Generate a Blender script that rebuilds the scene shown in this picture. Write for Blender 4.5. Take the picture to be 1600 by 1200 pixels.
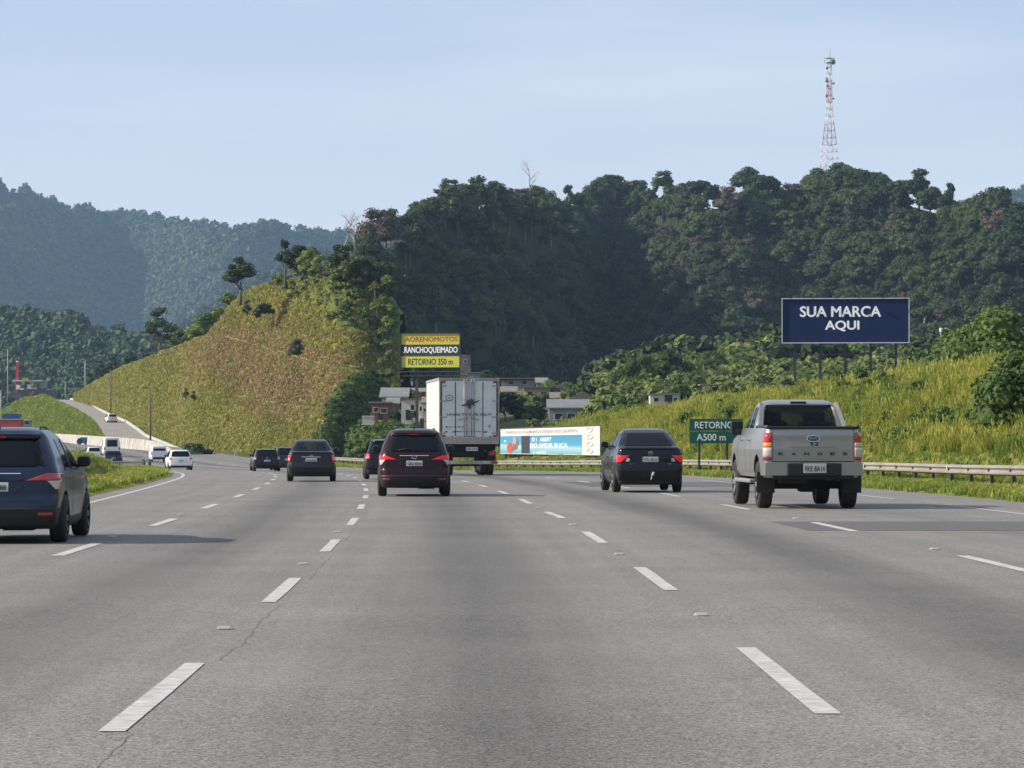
import bpy, bmesh, math, random
import numpy as np
from mathutils import Vector, Matrix
C = bpy.context
S = C.scene
COL = S.collection
for o in list(bpy.data.objects): bpy.data.objects.remove(o)
PI = math.pi
# ------------------------------------------------------------------ camera
F = 5000.0; HY = 670.0; CAMZ = 1.5
cam_d = bpy.data.cameras.new('camera'); cam = bpy.data.objects.new('camera', cam_d); COL.objects.link(cam)
cam_d.sensor_fit = 'HORIZONTAL'; cam_d.sensor_width = 36.0; cam_d.lens = 36.0 * F / 1600.0
cam_d.shift_y = (HY - 600.0) / 1600.0
cam_d.clip_start = 0.5; cam_d.clip_end = 30000
cam.location = (0, 0, CAMZ); cam.rotation_euler = (PI / 2, 0, 0)
S.camera = cam
# ------------------------------------------------------------------ light
SUN_EL = math.radians(31); SUN_AZ = math.radians(-95)      # compass angle from +Y, clockwise: the sun stands to the left
world = bpy.data.worlds.new("World"); S.world = world; world.use_nodes = True
wn = world.node_tree.nodes; wl = world.node_tree.links
bg = wn['Background']
sky = wn.new('ShaderNodeTexSky'); sky.sky_type = 'NISHITA'; sky.sun_disc = False
sky.sun_elevation = SUN_EL; sky.sun_rotation = SUN_AZ; sky.altitude = 700; sky.air_density = 1.0; sky.dust_density = 1.6; sky.ozone_density = 2.0
# thin high cloud veil: lifts and whitens the sky in faint streaks, everywhere alike
tc = wn.new('ShaderNodeTexCoord'); mp = wn.new('ShaderNodeMapping'); mp.inputs['Scale'].default_value = (1.2, 1.2, 9.0); mp.inputs['Rotation'].default_value = (0.08, 0.1, 0.3)
nz = wn.new('ShaderNodeTexNoise'); nz.inputs['Scale'].default_value = 2.6; nz.inputs['Detail'].default_value = 6; nz.inputs['Roughness'].default_value = 0.55
rp = wn.new('ShaderNodeValToRGB'); rp.color_ramp.elements[0].position = 0.38; rp.color_ramp.elements[1].position = 0.75
rp.color_ramp.elements[0].color = (0.84, 0.84, 0.84, 1); rp.color_ramp.elements[1].color = (0.88, 0.88, 0.88, 1)
mx = wn.new('ShaderNodeMixRGB'); # the veil is whiter towards the horizon all round
sz = wn.new('ShaderNodeSeparateXYZ'); wl.new(tc.outputs['Generated'], sz.inputs[0]); cr_ = wn.new('ShaderNodeValToRGB'); wl.new(sz.outputs['Z'], cr_.inputs['Fac'])
cr_.color_ramp.elements[0].position = 0.0; cr_.color_ramp.elements[0].color = (0.68, 0.705, 0.755, 1); cr_.color_ramp.elements[1].position = 0.15; cr_.color_ramp.elements[1].color = (0.385, 0.455, 0.59, 1)
vs = wn.new('ShaderNodeVectorMath'); vs.operation = 'SCALE'; vs.inputs['Scale'].default_value = 10.0; rs_ = wn.new('ShaderNodeMapRange'); rs_.inputs['From Min'].default_value = 0.48; rs_.inputs['From Max'].default_value = 0.70; rs_.inputs['To Max'].default_value = 0.55; wl.new(nz.outputs['Fac'], rs_.inputs['Value'])
mc = wn.new('ShaderNodeMixRGB'); mc.inputs['Color2'].default_value = (0.66, 0.69, 0.74, 1); wl.new(rs_.outputs[0], mc.inputs['Fac']); wl.new(cr_.outputs['Color'], mc.inputs['Color1']); wl.new(mc.outputs['Color'], vs.inputs[0]); wl.new(vs.outputs[0], mx.inputs['Color2'])
wl.new(tc.outputs['Generated'], mp.inputs['Vector']); wl.new(mp.outputs['Vector'], nz.inputs['Vector']); wl.new(nz.outputs['Fac'], rp.inputs['Fac'])
wl.new(rp.outputs['Color'], mx.inputs['Fac']); wl.new(sky.outputs['Color'], mx.inputs['Color1']); wl.new(mx.outputs['Color'], bg.inputs['Color'])
bg.inputs['Strength'].default_value = 0.092
sun_d = bpy.data.lights.new('sun', 'SUN'); sun = bpy.data.objects.new('sun', sun_d); COL.objects.link(sun)
sun_d.energy = 4.7; sun_d.angle = math.radians(0.55); sun_d.color = (1.0, 0.93, 0.80)
sdir = Vector((math.sin(SUN_AZ) * math.cos(SUN_EL), math.cos(SUN_AZ) * math.cos(SUN_EL), math.sin(SUN_EL)))
sun.rotation_euler = (-sdir).to_track_quat('-Z', 'Y').to_euler()
S.view_settings.view_transform = 'Standard'; S.view_settings.look = 'None'; S.view_settings.gamma = 1; S.view_settings.exposure = 0.62
S.view_settings.use_curve_mapping = False
S.cycles.volume_bounces = 0; S.cycles.max_bounces = 6; S.cycles.transparent_max_bounces = 8

# ------------------------------------------------------------------ numeric helpers
def at(px, py, z):
    return Vector(((px - 800.0) / F * z, z, CAMZ + (HY - py) / F * z))
_zt = np.arange(0, 9001, 1.0)
_rk = [220, 250, 300, 350, 400, 450, 500, 600, 700, 900, 1300, 9000]; _rv = [-2.855, -3.2, -3.5, -3.45, -3.05, -2.55, -2.1, -1.6, -1.2, -1.0, -1.0, -1.0]
_rel = np.where(_zt < 220, -1.5 - 2.8e-5 * _zt ** 2, np.interp(_zt, _rk, _rv))
_ck = [150, 175, 200, 225, 250, 300, 350, 400, 450, 550, 650, 800, 1000, 9000]; _cv = [-5.9, -8.4, -12, -16.8, -21.5, -31, -40, -49, -58, -75, -92, -117, -150, -1500]
_ctr = np.where(_zt < 150, -_zt ** 2 / 3800.0, np.interp(_zt, _ck, _cv))
def _smooth(a, n=31):
    k = np.ones(n) / n
    for _ in range(2):
        p = np.pad(a, n // 2, mode='edge'); a = np.convolve(p, k, 'valid')
    return a
_rs = _smooth(_rel); _cs = _smooth(_ctr)
_rel = np.where(_zt < 60, _rel, _rs); _ctr = np.where(_zt < 60, _ctr, _cs)
def RZ(y): return np.interp(y, _zt, _rel) + CAMZ          # road height (world)
def RC(y): return np.interp(y, _zt, _ctr)                 # road centre line X
def road_pt(u, y, h=0.0): return Vector((float(RC(y)) + u, y, float(RZ(y)) + h))
def z_on_road(py):                                        # distance of the road surface under an image row
    lo, hi = 5.0, 230.0
    for _ in range(50):
        m = (lo + hi) / 2
        if HY - F * (RZ(m) - CAMZ) / m > py: lo = m
        else: hi = m
    return lo
def heading(y): return math.atan2(-(float(RC(y + 2)) - float(RC(y - 2))), 4.0)

_rng = np.random.RandomState(7)
_perm = _rng.rand(64, 64, 64)
def vnoise(x, y, z=0.0):
    x = np.asarray(x, float); y = np.asarray(y, float); z = np.zeros_like(x) + z
    xi = np.floor(x).astype(int); yi = np.floor(y).astype(int); zi = np.floor(z).astype(int)
    fx, fy, fz = x - xi, y - yi, z - zi
    fx = fx * fx * (3 - 2 * fx); fy = fy * fy * (3 - 2 * fy); fz = fz * fz * (3 - 2 * fz)
    g = lambda a, b, c: _perm[(xi + a) & 63, (yi + b) & 63, (zi + c) & 63]
    r = 0
    for a in (0, 1):
        for b in (0, 1):
            for c in (0, 1):
                r = r + g(a, b, c) * (fx if a else 1 - fx) * (fy if b else 1 - fy) * (fz if c else 1 - fz)
    return r
def fbm(x, y, z=0.0, o=4):
    s = 0; a = 0.5; t = 0
    for i in range(o):
        k = 2 ** i
        s = s + a * vnoise(np.asarray(x) * k + 13.7 * i, np.asarray(y) * k + 5.1 * i, np.asarray(z) * k); t += a; a *= 0.5
    return s / t - 0.5

# ------------------------------------------------------------------ materials
MATS = {}
def newmat(name):
    m = bpy.data.materials.new(name); m.use_nodes = True; MATS[name] = m
    return m, m.node_tree.nodes, m.node_tree.links, m.node_tree.nodes['Principled BSDF']
def plain(name, col, rough=0.6, metal=0.0, coat=0.0, var=0.0, scale=3.0, spec=0.5, emit=None, bump=0.0):
    m, n, l, b = newmat(name)
    b.inputs['Base Color'].default_value = (*col, 1); b.inputs['Roughness'].default_value = rough; b.inputs['Metallic'].default_value = metal
    b.inputs['Coat Weight'].default_value = coat; b.inputs['Coat Roughness'].default_value = 0.06; b.inputs['Specular IOR Level'].default_value = spec
    if emit: b.inputs['Emission Color'].default_value = (*emit[0], 1); b.inputs['Emission Strength'].default_value = emit[1]
    if var > 0:
        t = n.new('ShaderNodeTexCoord'); x = n.new('ShaderNodeTexNoise'); x.inputs['Scale'].default_value = scale; x.inputs['Detail'].default_value = 6; x.inputs['Roughness'].default_value = 0.65
        r = n.new('ShaderNodeMapRange'); r.inputs['From Min'].default_value = 0.3; r.inputs['From Max'].default_value = 0.7
        r.inputs['To Min'].default_value = 1 - var; r.inputs['To Max'].default_value = 1 + var
        h = n.new('ShaderNodeVectorMath'); h.operation = 'SCALE'; h.inputs[0].default_value = col
        l.new(t.outputs['Object'], x.inputs['Vector']); l.new(x.outputs['Fac'], r.inputs['Value']); l.new(r.outputs['Result'], h.inputs['Scale']); l.new(h.outputs[0], b.inputs['Base Color'])
        if bump > 0:
            bp = n.new('ShaderNodeBump'); bp.inputs['Strength'].default_value = bump; bp.inputs['Distance'].default_value = 0.02
            l.new(x.outputs['Fac'], bp.inputs['Height']); l.new(bp.outputs['Normal'], b.inputs['Normal'])
    return m
def foliage(name, c1, c2, transl=0.25, rnd=0.35, nscale=0.25, c3=None):
    """leaves: colour varies by plant (object random) and through the crown (noise)"""
    m, n, l, b = newmat(name)
    oi = n.new('ShaderNodeObjectInfo'); ge = n.new('ShaderNodeNewGeometry')
    nz = n.new('ShaderNodeTexNoise'); nz.inputs['Scale'].default_value = nscale; nz.inputs['Detail'].default_value = 3
    l.new(ge.outputs['Position'], nz.inputs['Vector'])
    ad = n.new('ShaderNodeMath'); ad.operation = 'MULTIPLY_ADD'; ad.inputs[1].default_value = 0.62; l.new(oi.outputs['Random'], ad.inputs[0])
    sc = n.new('ShaderNodeMath'); sc.operation = 'MULTIPLY_ADD'; sc.inputs[1].default_value = 1.1; sc.inputs[2].default_value = -0.33; l.new(nz.outputs['Fac'], sc.inputs[0]); l.new(sc.outputs[0], ad.inputs[2])
    r = n.new('ShaderNodeValToRGB'); e = r.color_ramp.elements; e[0].color = (*c1, 1); e[1].color = (*c2, 1); e[0].position = 0.15; e[1].position = 0.85
    if c3: q = e.new(1.0); q.color = (*c3, 1); e[1].position = 0.75
    l.new(ad.outputs[0], r.inputs['Fac']); l.new(r.outputs['Color'], b.inputs['Base Color'])
    b.inputs['Roughness'].default_value = 0.65; b.inputs['Specular IOR Level'].default_value = 0.25
    tr = n.new('ShaderNodeBsdfTranslucent'); l.new(r.outputs['Color'], tr.inputs['Color'])
    ms = n.new('ShaderNodeMixShader'); ms.inputs['Fac'].default_value = transl
    out = n['Material Output']; l.new(b.outputs[0], ms.inputs[1]); l.new(tr.outputs[0], ms.inputs[2]); l.new(ms.outputs[0], out.inputs['Surface'])
    return m
def ground_mat(name, ca, cb, cc=None, attr=None, scale=0.3, bump=0.5, attr2=None, cd=None, dist=0.3):
    m, n, l, b = newmat(name)
    ge = n.new('ShaderNodeNewGeometry')
    nz = n.new('ShaderNodeTexNoise'); nz.inputs['Scale'].default_value = scale; nz.inputs['Detail'].default_value = 9; nz.inputs['Roughness'].default_value = 0.68
    l.new(ge.outputs['Position'], nz.inputs['Vector'])
    r = n.new('ShaderNodeValToRGB'); e = r.color_ramp.elements; e[0].color = (*ca, 1); e[1].color = (*cb, 1); e[0].position = 0.36; e[1].position = 0.64
    l.new(nz.outputs['Fac'], r.inputs['Fac']); col = r.outputs['Color']
    for at_, c_ in ((attr, cc), (attr2, cd)):
        if at_:
            a = n.new('ShaderNodeAttribute'); a.attribute_name = at_
            n2 = n.new('ShaderNodeTexNoise'); n2.inputs['Scale'].default_value = 1.3; n2.inputs['Detail'].default_value = 8; l.new(ge.outputs['Position'], n2.inputs['Vector'])
            ma = n.new('ShaderNodeMath'); ma.operation = 'MULTIPLY_ADD'; ma.inputs[1].default_value = 2.4; ma.inputs[2].default_value = -1.2; l.new(n2.outputs['Fac'], ma.inputs[0])
            s = n.new('ShaderNodeMath'); s.operation = 'ADD'; s.use_clamp = True; l.new(a.outputs['Fac'], s.inputs[0]); l.new(ma.outputs[0], s.inputs[1])
            mu = n.new('ShaderNodeMath'); mu.operation = 'MULTIPLY'; mu.use_clamp = True; l.new(s.outputs[0], mu.inputs[0]); l.new(a.outputs['Fac'], mu.inputs[1])
            c2 = n.new('ShaderNodeVectorMath'); c2.operation = 'SCALE'; c2.inputs[0].default_value = c_
            vr = n.new('ShaderNodeMapRange'); vr.inputs['To Min'].default_value = 0.6; vr.inputs['To Max'].default_value = 1.4; l.new(n2.outputs['Fac'], vr.inputs['Value']); l.new(vr.outputs[0], c2.inputs['Scale'])
            x = n.new('ShaderNodeMixRGB'); l.new(mu.outputs[0], x.inputs['Fac']); l.new(col, x.inputs['Color1']); l.new(c2.outputs[0], x.inputs['Color2']); col = x.outputs['Color']
    l.new(col, b.inputs['Base Color']); b.inputs['Roughness'].default_value = 0.9; b.inputs['Specular IOR Level'].default_value = 0.1
    bp = n.new('ShaderNodeBump'); bp.inputs['Strength'].default_value = bump; bp.inputs['Distance'].default_value = dist
    l.new(nz.outputs['Fac'], bp.inputs['Height']); l.new(bp.outputs['Normal'], b.inputs['Normal'])
    return m

# ------------------------------------------------------------------ mesh helpers
class MB:
    def __init__(s): s.v = []; s.f = []; s.mi = []; s.sm = []
    def add(s, vs, fs, mi=0, smooth=False):
        o = len(s.v); s.v += [tuple(v) for v in vs]; s.f += [tuple(o + i for i in f) for f in fs]; s.mi += [mi] * len(fs); s.sm += [smooth] * len(fs)
    def box(s, c, d, mi=0, rz=0.0, taper=1.0, bev=0.0):
        hx, hy, hz = d[0] / 2, d[1] / 2, d[2] / 2
        if bev > 0 and min(hx, hy, hz) > bev:
            bm = bmesh.new(); bmesh.ops.create_cube(bm, size=1)
            for v in bm.verts: v.co = Vector((v.co.x * d[0], v.co.y * d[1], v.co.z * d[2]))
            bmesh.ops.bevel(bm, geom=bm.edges[:], offset=bev, segments=2, affect='EDGES', profile=0.6)
            bm.verts.index_update(); M = Matrix.Rotation(rz, 4, 'Z')
            s.add([Vector(c) + M @ v.co for v in bm.verts], [[v.index for v in f.verts] for f in bm.faces], mi); bm.free(); return
        vs = []
        for z, t in ((-hz, 1.0), (hz, taper)):
            for x, y in ((-hx, -hy), (hx, -hy), (hx, hy), (-hx, hy)):
                x2, y2 = x * t, y * t
                vs.append((c[0] + x2 * math.cos(rz) - y2 * math.sin(rz), c[1] + x2 * math.sin(rz) + y2 * math.cos(rz), c[2] + z))
        s.add(vs, [(3, 2, 1, 0), (4, 5, 6, 7), (0, 1, 5, 4), (1, 2, 6, 5), (2, 3, 7, 6), (3, 0, 4, 7)], mi)
    def tube(s, pts, rad, n=6, mi=0, caps=True, smooth=True):
        pts = [Vector(p) for p in pts]; rs = rad if hasattr(rad, '__len__') else [rad] * len(pts); vs = []; fs = []
        for i, p in enumerate(pts):
            d = (pts[min(i + 1, len(pts) - 1)] - pts[max(i - 1, 0)]); d = d.normalized() if d.length > 1e-9 else Vector((0, 0, 1))
            a = d.cross(Vector((0, 0, 1)) if abs(d.z) < 0.9 else Vector((1, 0, 0))).normalized(); b = d.cross(a)
            for k in range(n):
                t = 2 * PI * k / n; vs.append(p + (a * math.cos(t) + b * math.sin(t)) * rs[i])
        for i in range(len(pts) - 1):
            for k in range(n):
                k2 = (k + 1) % n; fs.append((i * n + k, (i + 1) * n + k, (i + 1) * n + k2, i * n + k2))
        if caps: fs.append(tuple(range(n))); fs.append(tuple((len(pts) - 1) * n + k for k in reversed(range(n))))
        s.add(vs, fs, mi, smooth)
    def lathe(s, prof, c, axis='x', n=28, mi=0, smooth=True):
        """prof: list of (axial, radius)"""
        vs = []; fs = []
        for a, r in prof:
            for k in range(n):
                t = 2 * PI * k / n; p, q = r * math.cos(t), r * math.sin(t)
                vs.append((c[0] + a, c[1] + p, c[2] + q) if axis == 'x' else ((c[0] + p, c[1] + a, c[2] + q) if axis == 'y' else (c[0] + p, c[1] + q, c[2] + a)))
        for i in range(len(prof) - 1):
            for k in range(n):
                k2 = (k + 1) % n; fs.append((i * n + k, i * n + k2, (i + 1) * n + k2, (i + 1) * n + k))
        s.add(vs, fs, mi, smooth)
    def quad(s, a, b, c, d, mi=0): s.add([a, b, c, d], [(0, 1, 2, 3)], mi)
    def mesh(s, name, mats):
        me = bpy.data.meshes.new(name); me.from_pydata(s.v, [], s.f); me.update()
        for m in (mats if isinstance(mats, (list, tuple)) else [mats]): me.materials.append(m)
        me.polygons.foreach_set('material_index', s.mi); me.polygons.foreach_set('use_smooth', s.sm); return me
    def build(s, name, mats, parent=None, loc=None):
        o = bpy.data.objects.new(name, s.mesh(name, mats)); COL.objects.link(o)
        if parent: o.parent = parent
        if loc is not None: o.location = loc
        return o
def tag(o, label=None, cat=None, group=None, kind=None):
    if label: o['label'] = label
    if cat: o['category'] = cat
    if group: o['group'] = group
    if kind: o['kind'] = kind
    return o
def empty(name, loc=(0, 0, 0), rz=0.0):
    o = bpy.data.objects.new(name, None); COL.objects.link(o); o.location = loc; o.rotation_euler = (0, 0, rz); o.empty_display_size = 0.2; return o
def grid_mesh(name, P, mat, attrs=None, smooth=True, uv=None):
    """P: (rows, cols, 3) array"""
    nr, nc = P.shape[:2]
    me = bpy.data.meshes.new(name)
    idx = np.arange(nr * nc).reshape(nr, nc)
    q = np.stack([idx[:-1, :-1], idx[:-1, 1:], idx[1:, 1:], idx[1:, :-1]], -1).reshape(-1, 4)
    me.vertices.add(nr * nc); me.vertices.foreach_set('co', P.reshape(-1).astype(np.float32))
    me.loops.add(q.size); me.loops.foreach_set('vertex_index', q.reshape(-1).astype(np.int32))
    me.polygons.add(len(q)); me.polygons.foreach_set('loop_start', np.arange(0, q.size, 4, dtype=np.int32))
    me.update(calc_edges=True); me.validate()
    me.polygons.foreach_set('use_smooth', [smooth] * len(me.polygons)); me.materials.append(mat)
    for k, a in (attrs or {}).items():
        t = me.attributes.new(k, 'FLOAT', 'POINT'); t.data.foreach_set('value', np.asarray(a, np.float32).reshape(-1))
    if uv is not None:
        t = me.uv_layers.new(name='UVMap'); U = uv.reshape(-1, 2)[q.reshape(-1)]; t.data.foreach_set('uv', U.reshape(-1).astype(np.float32))
    o = bpy.data.objects.new(name, me); COL.objects.link(o); return o
def xyz(px, py, z):
    return np.stack([(px - 800.0) / F * z, z, CAMZ + (HY - py) / F * z], -1)
def project(p):
    return 800 + F * p[..., 0] / p[..., 1], HY - F * (p[..., 2] - CAMZ) / p[..., 1]
def scatter(P, n, seed, prob=None, by='area'):
    """n random points on a grid surface, weighted by world area, kept with probability prob(px, py, pos)"""
    r = np.random.RandomState(seed)
    a, b, c, d = P[:-1, :-1], P[:-1, 1:], P[1:, 1:], P[1:, :-1]
    A = np.linalg.norm(np.cross(c - a, d - b), axis=-1).reshape(-1)
    k = r.choice(len(A), n, p=A / A.sum()); i, j = np.unravel_index(k, (P.shape[0] - 1, P.shape[1] - 1))
    s, t = r.rand(n, 1), r.rand(n, 1)
    pts = (a[i, j] * (1 - s) + b[i, j] * s) * (1 - t) + (d[i, j] * (1 - s) + c[i, j] * s) * t
    px, py = project(pts)
    if prob is not None:
        pr = prob(px, py, pts); keep = r.rand(n) < pr; pts, px, py = pts[keep], px[keep], py[keep]
    return pts, px, py
def proto(mesh_list):
    c = bpy.data.collections.new('prototypes')
    for i, m in enumerate(mesh_list):
        o = bpy.data.objects.new('proto_%02d' % i, m); c.objects.link(o)
    return c
def instances(name, pts, scl, rotz, idx, coll, label, cat, tilt=None, kind='stuff', stretch=None, parent=None, mat=None):
    """countless alike plants as one object: points with geometry-node instances"""
    me = bpy.data.meshes.new(name); n = len(pts)
    me.vertices.add(n); me.vertices.foreach_set('co', np.asarray(pts, np.float32).reshape(-1)); me.update()
    sc = np.repeat(np.asarray(scl, np.float32).reshape(-1, 1), 3, 1)
    if stretch is not None: sc[:, 2] *= stretch
    rt = np.zeros((n, 3), np.float32); rt[:, 2] = rotz
    if tilt is not None: rt[:, :2] = tilt
    for k, a, ty, f in (('scl', sc, 'FLOAT_VECTOR', 'vector'), ('rot', rt, 'FLOAT_VECTOR', 'vector'), ('idx', idx, 'INT', 'value')):
        t = me.attributes.new(k, ty, 'POINT'); t.data.foreach_set(f, np.asarray(a).reshape(-1))
    if mat: me.materials.append(mat)
    o = bpy.data.objects.new(name, me); COL.objects.link(o)
    ng = bpy.data.node_groups.new(name + '_nodes', 'GeometryNodeTree')
    ng.interface.new_socket('Geometry', in_out='INPUT', socket_type='NodeSocketGeometry'); ng.interface.new_socket('Geometry', in_out='OUTPUT', socket_type='NodeSocketGeometry')
    N = ng.nodes; L = ng.links
    gi = N.new('NodeGroupInput'); go = N.new('NodeGroupOutput'); ip = N.new('GeometryNodeInstanceOnPoints'); ci = N.new('GeometryNodeCollectionInfo')
    ci.inputs['Collection'].default_value = coll; ci.inputs['Separate Children'].default_value = True; ci.inputs['Reset Children'].default_value = True
    ip.inputs['Pick Instance'].default_value = True
    L.new(gi.outputs[0], ip.inputs['Points']); L.new(ci.outputs[0], ip.inputs['Instance'])
    for nm, dt, sock in (('idx', 'INT', 'Instance Index'), ('rot', 'FLOAT_VECTOR', 'Rotation'), ('scl', 'FLOAT_VECTOR', 'Scale')):
        a = N.new('GeometryNodeInputNamedAttribute'); a.data_type = dt; a.inputs['Name'].default_value = nm
        out = [s for s in a.outputs if s.enabled][0]
        if sock == 'Rotation':
            e = N.new('FunctionNodeEulerToRotation'); L.new(out, e.inputs[0]); L.new(e.outputs[0], ip.inputs[sock])
        else: L.new(out, ip.inputs[sock])
    L.new(ip.outputs[0], go.inputs[0])
    md = o.modifiers.new('scatter', 'NODES'); md.node_group = ng
    tag(o, label, cat, kind=kind)
    if parent: o.parent = parent
    return o
def text_obj(txt, width, height, mat, M, parent, name='lettering', bold=0.0, depth=0.004, label=None):
    """flat letters, fitted to width x height, centred on matrix M (x right, y up, z out of the face)"""
    cu = bpy.data.curves.new(name, 'FONT'); cu.body = txt; cu.align_x = 'CENTER'; cu.align_y = 'CENTER'; cu.offset = 0.0; cu.extrude = 0.01; cu.resolution_u = 3
    t = bpy.data.objects.new(name, cu); COL.objects.link(t); C.view_layer.update()
    me = bpy.data.meshes.new_from_object(t.evaluated_get(C.evaluated_depsgraph_get())); bpy.data.objects.remove(t)
    co = np.empty(len(me.vertices) * 3, np.float32); me.vertices.foreach_get('co', co); co = co.reshape(-1, 3)
    mn, mxx = co.min(0), co.max(0); co = (co - (mn + mxx) / 2) / np.maximum(mxx - mn, 1e-6) * np.array([width, height, depth * 2])
    me.vertices.foreach_set('co', co.reshape(-1)); me.update(); me.materials.clear(); me.materials.append(mat)
    if bold > 0:                                  # bold strokes: the same letters again, a hair to each side
        bm = bmesh.new(); bm.from_mesh(me); d = bold * height
        for k, (dx, dy) in enumerate(((d, 0), (-d, 0), (0, d * 0.7), (0, -d * 0.7))):
            b2 = bmesh.new(); b2.from_mesh(me)
            for v in b2.verts: v.co += Vector((dx, dy, 0.0006 * (k + 1) * (1 if v.co.z > 0 else -1)))
            m2 = bpy.data.meshes.new('tmp'); b2.to_mesh(m2); bm.from_mesh(m2); b2.free(); bpy.data.meshes.remove(m2)
        bm.to_mesh(me); bm.free()
    o = bpy.data.objects.new(name, me); COL.objects.link(o); o.parent = parent; o.matrix_local = M
    if label: o['label'] = label
    return o
def face_matrix(c, right, up=(0, 0, 1), out=0.006):
    r = Vector(right).normalized(); n = r.cross(Vector(up)).normalized(); u = n.cross(r)
    return Matrix(((r.x, u.x, n.x, c[0] + n.x * out), (r.y, u.y, n.y, c[1] + n.y * out), (r.z, u.z, n.z, c[2] + n.z * out), (0, 0, 0, 1)))
# ================================================================== MATERIALS OF THE SETTING
def road_material():
    m, n, l, b = newmat('asphalt')
    uv = n.new('ShaderNodeUVMap'); sp = n.new('ShaderNodeSeparateXYZ'); l.new(uv.outputs[0], sp.inputs[0])
    ge = n.new('ShaderNodeNewGeometry')
    def noise(scale, detail=5, rough=0.6, vec=None, dim='3D'):
        x = n.new('ShaderNodeTexNoise'); x.inputs['Scale'].default_value = scale; x.inputs['Detail'].default_value = detail; x.inputs['Roughness'].default_value = rough
        l.new(vec or ge.outputs['Position'], x.inputs['Vector']); return x.outputs['Fac']
    def math_(op, a, b_=None, c=None, clamp=False):
        x = n.new('ShaderNodeMath'); x.operation = op; x.use_clamp = clamp
        for i, v in enumerate((a, b_, c)):
            if v is None: continue
            if isinstance(v, (int, float)): x.inputs[i].default_value = v
            else: l.new(v, x.inputs[i])
        return x.outputs[0]
    # oil-darkened lane centres: a dirt band with its own wandering edge
    mp = n.new('ShaderNodeMapping'); mp.inputs['Scale'].default_value = (0.35, 0.03, 1); l.new(uv.outputs[0], mp.inputs['Vector'])
    wob = noise(1.0, 4, 0.5, mp.outputs[0]); band = None
    for u0, w, k in ((-3.55, 0.75, 0.75), (-0.1, 0.8, 0.85), (3.85, 0.72, 1.0), (8.3, 0.8, 0.35)):
        d = math_('SUBTRACT', sp.outputs['X'], u0); d = math_('ADD', d, math_('MULTIPLY_ADD', wob, 0.9, -0.45)); d = math_('DIVIDE', d, w)
        g = math_('MULTIPLY', math_('POWER', 2.718, math_('MULTIPLY', math_('MULTIPLY', d, d), -1.0)), k)
        band = g if band is None else math_('MAXIMUM', band, g)
    mp2 = n.new('ShaderNodeMapping'); mp2.inputs['Scale'].default_value = (0.25, 0.05, 1); l.new(uv.outputs[0], mp2.inputs['Vector'])
    blot = noise(1.0, 5, 0.6, mp2.outputs[0])
    mp3 = n.new('ShaderNodeMapping'); mp3.inputs['Scale'].default_value = (2.6, 0.035, 1); l.new(uv.outputs[0], mp3.inputs['Vector']); strk = noise(1.0, 4, 0.55, mp3.outputs[0])
    band = math_('MULTIPLY', band, math_('MULTIPLY_ADD', blot, 1.2, 0.25))
    big = noise(0.35, 6, 0.6); fine = noise(75, 2, 0.5); mid = noise(14, 4, 0.65)
    vo = n.new('ShaderNodeTexVoronoi'); vo.inputs['Scale'].default_value = 42; l.new(ge.outputs['Position'], vo.inputs['Vector'])
    st = math_('LESS_THAN', vo.outputs['Distance'], 0.17)
    sepc = n.new('ShaderNodeSeparateColor'); l.new(vo.outputs['Color'], sepc.inputs[0])
    st = math_('MULTIPLY', st, math_('GREATER_THAN', sepc.outputs[0], 0.82))
    v = math_('MULTIPLY_ADD', big, 0.09, 0.110)
    g2 = noise(32, 3, 0.6); v = math_('ADD', v, math_('MULTIPLY_ADD', fine, 0.46, -0.23)); v = math_('ADD', v, math_('MULTIPLY_ADD', g2, 0.26, -0.13)); v = math_('ADD', v, math_('MULTIPLY_ADD', mid, 0.11, -0.055))
    v = math_('MULTIPLY', v, math_('MULTIPLY_ADD', band, -0.58, 1.06)); v = math_('MULTIPLY', v, math_('MULTIPLY_ADD', strk, 0.5, 0.75))
    # worn lighter wheel paths / lighter towards lane joints
    v = math_('ADD', v, math_('MULTIPLY', st, 0.16)); v = math_('MAXIMUM', v, 0.03)
    cmb = n.new('ShaderNodeCombineColor'); l.new(math_('MULTIPLY', v, 1.09), cmb.inputs[0]); l.new(v, cmb.inputs[1]); l.new(math_('MULTIPLY', v, 0.90), cmb.inputs[2])
    l.new(cmb.outputs[0], b.inputs['Base Color']); b.inputs['Roughness'].default_value = 0.8; b.inputs['Specular IOR Level'].default_value = 0.35
    bp = n.new('ShaderNodeBump'); bp.inputs['Strength'].default_value = 0.55; bp.inputs['Distance'].default_value = 0.006
    l.new(fine, bp.inputs['Height']); l.new(bp.outputs['Normal'], b.inputs['Normal'])
    return m
M_road = road_material()
M_patch = plain('dark_road_patch', (0.085, 0.083, 0.08), 0.85, var=0.25, scale=9)
M_paint = plain('road_paint', (0.42, 0.40, 0.375), 0.75, var=0.30, scale=7.0)
M_crack = plain('crack_tar', (0.085, 0.08, 0.075), 0.9)
M_ground = ground_mat('grass_ground', (0.045, 0.062, 0.018), (0.10, 0.115, 0.035), scale=0.5)
M_slope = ground_mat('dry_grass_slope', (0.23, 0.235, 0.052), (0.37, 0.34, 0.095), (0.26, 0.165, 0.098), 'bare', scale=0.55, bump=0.9, attr2='scrub', cd=(0.105, 0.14, 0.04), dist=0.8)
M_bank = ground_mat('bank_grass', (0.11, 0.12, 0.028), (0.21, 0.21, 0.05), scale=0.9, bump=0.8)
M_forest = ground_mat('forest_floor', (0.018, 0.024, 0.012), (0.035, 0.045, 0.018), scale=0.08, bump=0.3)
M_valley = ground_mat('valley_ground', (0.06, 0.07, 0.025), (0.13, 0.125, 0.06), scale=0.15, bump=0.4)
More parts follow.
